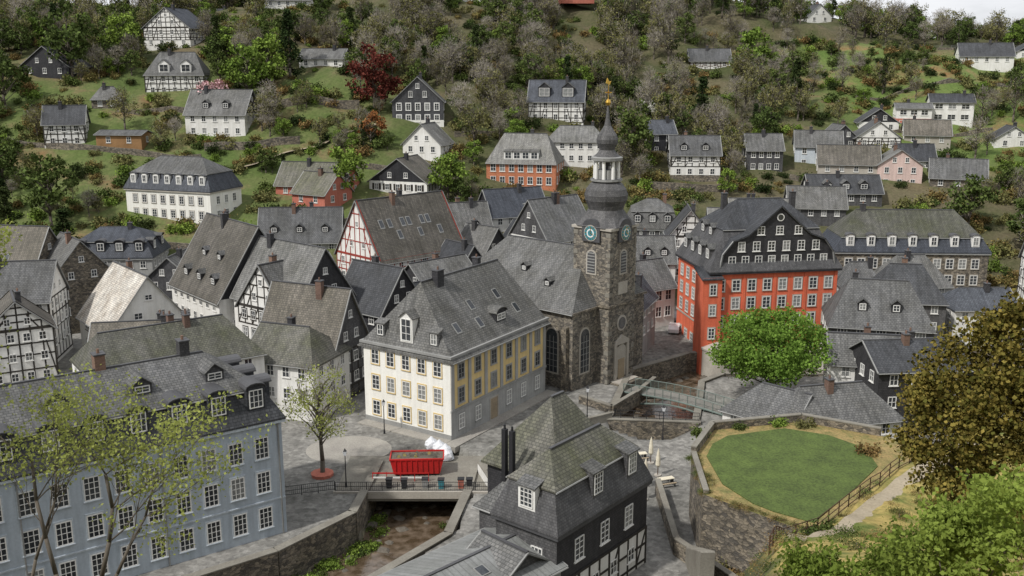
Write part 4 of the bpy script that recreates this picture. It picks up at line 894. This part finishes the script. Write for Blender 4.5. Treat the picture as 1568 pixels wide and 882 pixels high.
def tree_mesh(name,h=10,cr=4,base=.3,clumps=40,per=40,ls=.45,leaf='leaf_green',twigs=0,shape='round',cs=.28,seed=0):
    r_=random.Random(seed); W_=MB(); C=[]
    trunk_top=h*.75
    for i in range(clumps):
        if shape=='cone':
            t=r_.random()**.8; z=h*(base+(1-base)*t); rr=cr*(1-t)*r_.uniform(.5,1)
        else:
            while True:
                p=Vector((r_.uniform(-1,1),r_.uniform(-1,1),r_.uniform(-1,1)))
                if .3<p.length<1: break
            z=h*(base+(1-base)*.5)+p.z*h*(1-base)*.48; rr=cr*math.hypot(p.x,p.y)
            if shape=='egg': rr*=(1.1-.5*(p.z*.5+.5))
        th=r_.uniform(0,6.283); C.append((rr*math.cos(th),rr*math.sin(th),z))
    r0=h*.022+.05; pts=[(0,0,-1)];x=y=0
    for k in range(1,6):
        x+=r_.uniform(-.2,.2);y+=r_.uniform(-.2,.2);pts.append((x,y,trunk_top*k/5))
    for k in range(5): W_.cone(pts[k],pts[k+1],r0*(1-k*.17),r0*(1-(k+1)*.17),6,'bark')
    for c_ in C[:min(len(C),26)]:
        zb=min(max(c_[2]-abs(math.hypot(c_[0],c_[1]))*.8-.3,h*.18),trunk_top); k=min(4,int(zb/trunk_top*5)); p=pts[k+1] if k<4 else pts[5]
        s_=(p[0],p[1],min(zb,trunk_top)); mid=((s_[0]+c_[0])*.5+r_.uniform(-.3,.3),(s_[1]+c_[1])*.5+r_.uniform(-.3,.3),s_[2]*.45+c_[2]*.55)
        W_.cone(s_,mid,r0*.35,r0*.2,4,'bark');W_.cone(mid,c_,r0*.2,.02,4,'bark')
    C=np.array(C); rad=cr*cs
    idx=NR.randint(0,len(C),clumps*per); g=NR.normal(size=(len(idx),3)); g/=np.linalg.norm(g,axis=1)[:,None]; g*=(NR.uniform(.2,1,len(idx))**.6)[:,None]*rad*NR.uniform(.7,1.3,len(idx))[:,None]; g[:,2]*=.75
    P=C[idx]+g
    if twigs:
        ti=NR.randint(0,len(C),twigs); g=NR.normal(size=(twigs,3)); g[:,2]=np.abs(g[:,2])+.3; g/=np.linalg.norm(g,axis=1)[:,None]
        T_=C[ti]+g*NR.uniform(0,1.2,twigs)[:,None]*rad
        wd=.035+h*.0012
        for p,d in zip(T_,g):
            l=NR.uniform(.5,1.3); q=p+d*l; s_=np.cross(d,(.3,.5,.8)); s_=s_/np.linalg.norm(s_)*wd
            i=len(W_.v); W_.v+=[tuple(p-s_),tuple(p+s_),tuple(q)]; W_.f.append((i,i+1,i+2)); W_.m.append('t')
        return quads(name,P,ls,W_,['bark',leaf,'twig'])
    return quads(name,P,ls,W_,['bark',leaf])
TM={}
for i in range(3):
    TM['green%d'%i]=tree_mesh('t',10,3.8,.2,34,46,.5,'leaf_green',seed=i,shape=['round','egg','round'][i])
    TM['bare%d'%i]=tree_mesh('t',11,3.6,.25,46,7,.3,'leaf_bud',twigs=1000,seed=10+i,cs=.4,shape=['egg','round','egg'][i])
    TM['olive%d'%i]=tree_mesh('t',11,3.6,.2,40,28,.4,'leaf_olive',twigs=350,seed=20+i,cs=.33)
    TM['bright%d'%i]=tree_mesh('t',9,3.8,.18,36,55,.45,'leaf_bright',seed=30+i,shape='egg')
TM['copper']=tree_mesh('t',11,4.3,.15,46,55,.5,'leaf_copper',seed=41); TM['rust']=tree_mesh('t',7,3.2,.2,30,50,.4,'leaf_rust',seed=42)
TM['pink']=tree_mesh('t',7,3.4,.25,34,50,.4,'leaf_pink',seed=43,cs=.3); TM['blossom']=tree_mesh('t',6,2.4,.25,22,45,.3,'leaf_blossom',seed=44)
for i in range(2): TM['dark%d'%i]=tree_mesh('t',12,2.8,.08,60,40,.42,'leaf_dark',shape='cone',seed=50+i,cs=.3)
def bush(leaf,seed,r=1.6,h=1.7,n=600,ls=.35):
    m=MB(); m.cone((0,0,-.3),(0,0,.8),.06,.03,4,'bark')
    r_=random.Random(seed);C=np.array([(r_.uniform(-r,r)*.7,r_.uniform(-r,r)*.7,r_.uniform(.1,h*.7)) for _ in range(9)])
    P=C[NR.randint(0,9,n)]+NR.normal(size=(n,3))*r*.27; return quads('b',P,ls,m,['bark',leaf])
for i,l in enumerate(['leaf_green','leaf_olive','scrub_rust','leaf_bright','leaf_dark']): TM['bush%d'%i]=bush(l,i)
TM['tuft0']=bush('leaf_olive',21,1.2,.7,380,.14);TM['tuft1']=bush('scrub_rust',22,1.2,.7,380,.14);TM['tuft2']=bush('leaf_green',23,1.2,.9,420,.15)
def put(kind,name,x,y,sc=1,parent=None,z=None,sx=1):
    o=bpy.data.objects.new(name,TM[kind]); COL.objects.link(o); o.location=(x,y,(hz(x,y) if z is None else z)-.1); o.rotation_euler[2]=rnd.uniform(0,6.28); o.scale=(sc*sx,sc*sx,sc)
    if parent:o.parent=parent
    return o
forest=empty('hillside_forest'); scrub=empty('hillside_shrubs'); tufts=empty('grass_tufts')
def blocked(x,y,h,r):
    for hx,hy,W in HOUSES:
        if hy<185:
            if abs(x-hx)<W*.6+3 and abs(y-hy-5)<14: return True
            continue
        if abs(x-hx)<W/2+r and -1<y-hy<13: return True
        dy=hy-y
        if 0<=dy<10+h*(2.2 if hy<300 else 4.5) and abs(x*hy/y-hx)<W/2+r*.8:
            if h<2.5 and dy>3: continue
            return True
    return False
cnt=0
for _ in range(6500):
    y=rnd.uniform(203,436); x=rnd.uniform(-.62*y,.62*y)
    if cnt>2050: break
    mid=math.exp(-((x-25)/70)**2)
    dens=.42
    if y>262: dens=.9
    if mid>.5 and y>235: dens=1
    if x>85 and 225<y<342: dens=.28
    if x>60 and y>352: dens=1
    if x>58 and 332<y<354: dens=0
    if y>405: dens=1
    if x<-25 and y<262: dens=.5
    if rnd.random()>dens: continue
    sc=rnd.uniform(.6,1.15)*(1.1 if y>300 else .9)
    if x>60 and y>300 and y<342: sc*=.5
    if x<-25 and y<262: sc*=.8
    if y<230: sc*=.75
    if y>390: sc*=.8
    if blocked(x,y,9*sc,3.2*sc): continue
    u=rnd.random()
    if mid>.4 and y>235: k=('bare' if u<.46 else 'olive' if u<.76 else 'green' if u<.9 else 'bright' if u<.95 else 'dark')
    else: k=('bare' if u<.3 else 'olive' if u<.56 else 'green' if u<.8 else 'bright' if u<.94 else 'dark')
    put(k+str(rnd.randrange(2 if k=='dark' else 3)),'forest_tree',x,y,sc,forest); cnt+=1
for _ in range(2700):
    y=rnd.uniform(182,345); x=rnd.uniform(-.6*y,.6*y)
    if blocked(x,y,1.5,2): continue
    if y<195 and abs(x)<60: continue
    put('bush%d'%rnd.choice([0,0,1,1,2,2,3,4]),'shrub',x,y,rnd.uniform(.5,1.4),scrub)
def at(kind,name,x,y,sc,sx=1): return put(kind,name,x,y,sc,sx=sx)
at('copper','copper_beech_tree',-34,246,1.45);at('rust','red_maple_tree',-33,232,1.1);at('pink','cherry_blossom_tree',-73.5,246,1.3)
at('bright0','green_tree',-67,252,1.6);at('bright1','green_tree',-62,256,1.5);at('bright2','maple_tree',-36,212,1.35);at('bright0','green_tree',-14,213,1.2)
at('bright1','round_green_tree',71,298,1.7);at('green0','green_tree',83,296,1.2);at('green1','green_tree',28,232,1.5);at('blossom','blossom_tree',36,262,1.2)
at('bright2','green_tree',5.5,172,.85);at('bright1','green_tree',34,194,.8);at('dark0','cypress_tree',-51,219,.55);at('dark1','fir_tree',-58,262,1.4);at('dark0','fir_tree',50,262,1.2)
at('green2','green_tree',-115,262,1.9);at('green0','green_tree',-125,245,1.6);at('bright0','green_tree',-106,275,1.5);at('olive1','bare_tree',-93,238,.9)
at('green1','green_tree',128,236,1.5);at('green0','green_tree',140,262,1.6);at('dark1','yew_tree',118,214,1.0,1.6);at('green2','green_tree',112,205,1.1);at('green0','green_tree',-95,200,1.5);at('dark0','yew_tree',-88,190,.7,1.8)
for x,y in((98,208),(106,198),(116,200),(124,212),(104,188),(118,188),(130,196),(136,222),(100,178),(112,176)): at(rnd.choice(['green0','green1','olive0','dark1']),'green_tree',x,y,rnd.uniform(.9,1.3))
for x,y in((-92,184),(-100,192),(-108,205),(-112,215),(-104,178)): at(rnd.choice(['green1','olive2','dark0']),'green_tree',x,y,rnd.uniform(.9,1.3))
TM['lime']=tree_mesh('lime',13.2,7.2,.2,150,140,.34,'leaf_lime',seed=77,cs=.22); put('lime','lime_tree',33.7,122,1,z=0)
TM['square']=tree_mesh('sq',12.5,3.7,.36,60,38,.22,'leaf_young',twigs=500,seed=78,cs=.3); put('square','plane_tree',-20.7,99.6,1,z=0)
m=MB(); m.lathe([(1.2,0),(1.25,.35),(1.0,.4),(.2,.45)],10,-20.7,99.6,'plaster_salmon'); m.obj('tree_planter')
TM['yew']=tree_mesh('yew',16.5,6.8,.05,260,130,.27,'leaf_yew',seed=79,cs=.17,shape='egg'); put('yew','golden_yew_tree',31.8,61,1.02,z=13)
put('bush0','terrace_shrub',19.5,95,.6,z=6.4);put('bush3','terrace_shrub',28,97.8,.6,z=6.4);put('bush1','terrace_shrub',31,97.5,.6,z=6.4);put('bush2','terrace_shrub',35,90,.7,z=6.4);put('bush0','terrace_shrub',24,97,.5,z=6.4)
for k in range(34):
    put('bush%d'%rnd.choice([0,2,1]),'slope_shrub',rnd.uniform(15.5,22),rnd.uniform(62,80),rnd.uniform(.3,.7),scrub)
for k in range(420):
    y=rnd.uniform(18,78); xl=float(np.interp(y,[0,20,35,50,58,64,70,78],[1,7.5,11.5,15,17.5,21.7,26,33])); x=xl+rnd.uniform(-2,14)
    if .6<x-xl<2.6: continue
    put('tuft%d'%rnd.choice([0,1,1,2]),'grass_tuft',x,y,rnd.uniform(.2,.6),tufts)
for k in range(90):
    t=rnd.random(); x,y=17.2+rnd.uniform(-.1,1.2),rnd.uniform(81,90)
    if k%2: x=17+7.2*t; y=81-7.2*t+.4
    put('tuft%d'%rnd.choice([0,2,1]),'grass_tuft',x,y,rnd.uniform(.2,.45),tufts,z=6.45)
for k in range(90):
    t=rnd.random(); s_=rnd.choice([-1,-1,-1,1])*rnd.uniform(2.9,4.8)
    i=rnd.choice([1,2,2,3]);(a,b_),(c_,d_)=RIV1[i],RIV1[i+1];l=math.hypot(c_-a,d_-b_)
    put('bush%d'%rnd.choice([0,3,3]),'river_bank_plants',a+(c_-a)*t-(d_-b_)/l*s_,b_+(d_-b_)*t+(c_-a)/l*s_,rnd.uniform(.3,.6),scrub,z=-3.7)
def spray(name,stems,leaf,ls,seed,levels=4,leafn=3,x=0,y=0,z=0,jit=.05,drop=.03):
    r_=random.Random(seed); W_=MB(); Lv=[]
    def grow(p,d,l,r,lv):
        n=4
        for k in range(n):
            d=(d+Vector((r_.gauss(0,.13),r_.gauss(0,.13),r_.gauss(0,.1)+drop))).normalized(); q=p+d*(l/n); r1=r*(.86)
            W_.cone(p,q,r,r1,5 if r>.03 else 3,'bark')
            if lv>=levels-1:
                for _ in range(leafn if lv>=levels else 1):
                    Lv.append(tuple(q+Vector((r_.gauss(0,jit),r_.gauss(0,jit),r_.gauss(0,jit)))))
            if lv<levels and k>=1:
                for _ in range(2):
                    a=Vector((r_.gauss(0,1),r_.gauss(0,1),r_.gauss(0,.7))).normalized()
                    grow(q,(d*.75+a*.75+Vector((0,0,.12))).normalized(),l*r_.uniform(.45,.65),r1*.5,lv+1)
            p=q;r=r1
    for p,d,l,r in stems: grow(Vector(p),Vector(d).normalized(),l,r,1)
    P=np.array(Lv); me=quads(name,P,ls,W_,['bark',leaf],elong=1.4)
    o=bpy.data.objects.new(name,me);COL.objects.link(o);o.location=(x,y,z);return o
spray('foreground_birch_tree',[((0,0,0),(.1,0,1),2.6,.055),((.1,0,.2),(.65,.1,1),2.4,.04),((-.6,0,0),(-.2,.1,1),2.8,.05),((-1.2,0,.4),(.1,.1,1),2.3,.035)],'leaf_young',.05,3,levels=4,leafn=2,x=-7.5,y=16,z=34.3,jit=.08)
spray('foreground_birch_tree',[((0,0,0),(.15,0,1),2.6,.055),((0,.2,1),(.3,0,1),2.5,.045),((.3,0,2.2),(.4,0,1),2.0,.035)],'leaf_young',.055,4,levels=4,leafn=2,x=-10.4,y=16,z=36.6,jit=.08)
spray('foreground_shrub',[((i*.42,(i%3)*.3,-.1*(i%3)),(.3*((i%3)-1),.1,1),.5+.05*i,.01) for i in range(6)],'leaf_near',.045,8,levels=4,leafn=2,x=3.5,y=10.2,z=37.5,jit=.07)
spray('foreground_shrub',[((i*.32,(i%3)*.3,0),(.25*((i%3)-1),.1,1),.7+.08*i,.013) for i in range(4)],'leaf_near',.05,9,levels=4,leafn=2,x=4.9,y=9.8,z=37.9,jit=.07)
# ------------------------------------------------------------------ world, sun, camera
W=bpy.data.worlds.new('World');S.world=W;W.use_nodes=True;nt=W.node_tree;bg=nt.nodes['Background']
sky=nt.nodes.new('ShaderNodeTexSky');sky.sky_type='NISHITA';sky.sun_disc=False
sd=Vector((-.74,-.62,0)).normalized(); el=math.radians(48); az=math.atan2(sd.x,sd.y)
sky.sun_elevation=el;sky.sun_rotation=az;sky.dust_density=2
tc=nt.nodes.new('ShaderNodeTexCoord');mp=nd(nt,'ShaderNodeMapping');mp.inputs['Scale'].default_value=(1,1,4);nt.links.new(tc.outputs['Generated'],mp.inputs[0])
n=nd(nt,'ShaderNodeTexNoise',Scale=2.2,Detail=8.0,Roughness=.6);nt.links.new(mp.outputs[0],n.inputs['Vector'])
cl=ramp(nt,n.outputs[0],.3,(5.6,5.8,6.2),.7,(9,9.1,9.3))
fac=ramp(nt,n.outputs[0],.36,g3(.6),.52,g3(1))
mx=nt.nodes.new('ShaderNodeMix');mx.data_type='RGBA';nt.links.new(fac,mx.inputs[0]);nt.links.new(sky.outputs[0],mx.inputs[6]);nt.links.new(cl,mx.inputs[7])
nt.links.new(mx.outputs[2],bg.inputs[0]);bg.inputs[1].default_value=.115
sl=bpy.data.lights.new('sun','SUN');sl.energy=3.3;sl.angle=math.radians(2.5);sl.color=(1,.97,.92)
so=bpy.data.objects.new('sun',sl);COL.objects.link(so);dv=Vector((sd.x*math.cos(el),sd.y*math.cos(el),math.sin(el)));so.rotation_euler=dv.to_track_quat('Z','Y').to_euler()
cam=bpy.data.cameras.new('camera');co=bpy.data.objects.new('camera',cam);COL.objects.link(co);co.location=(0,0,44);co.rotation_euler=(math.radians(77),0,0);cam.sensor_width=36;cam.lens=34.44;cam.clip_end=3000;cam.clip_start=.1
S.camera=co
S.view_settings.view_transform='Standard';S.view_settings.look='None';S.view_settings.exposure=0
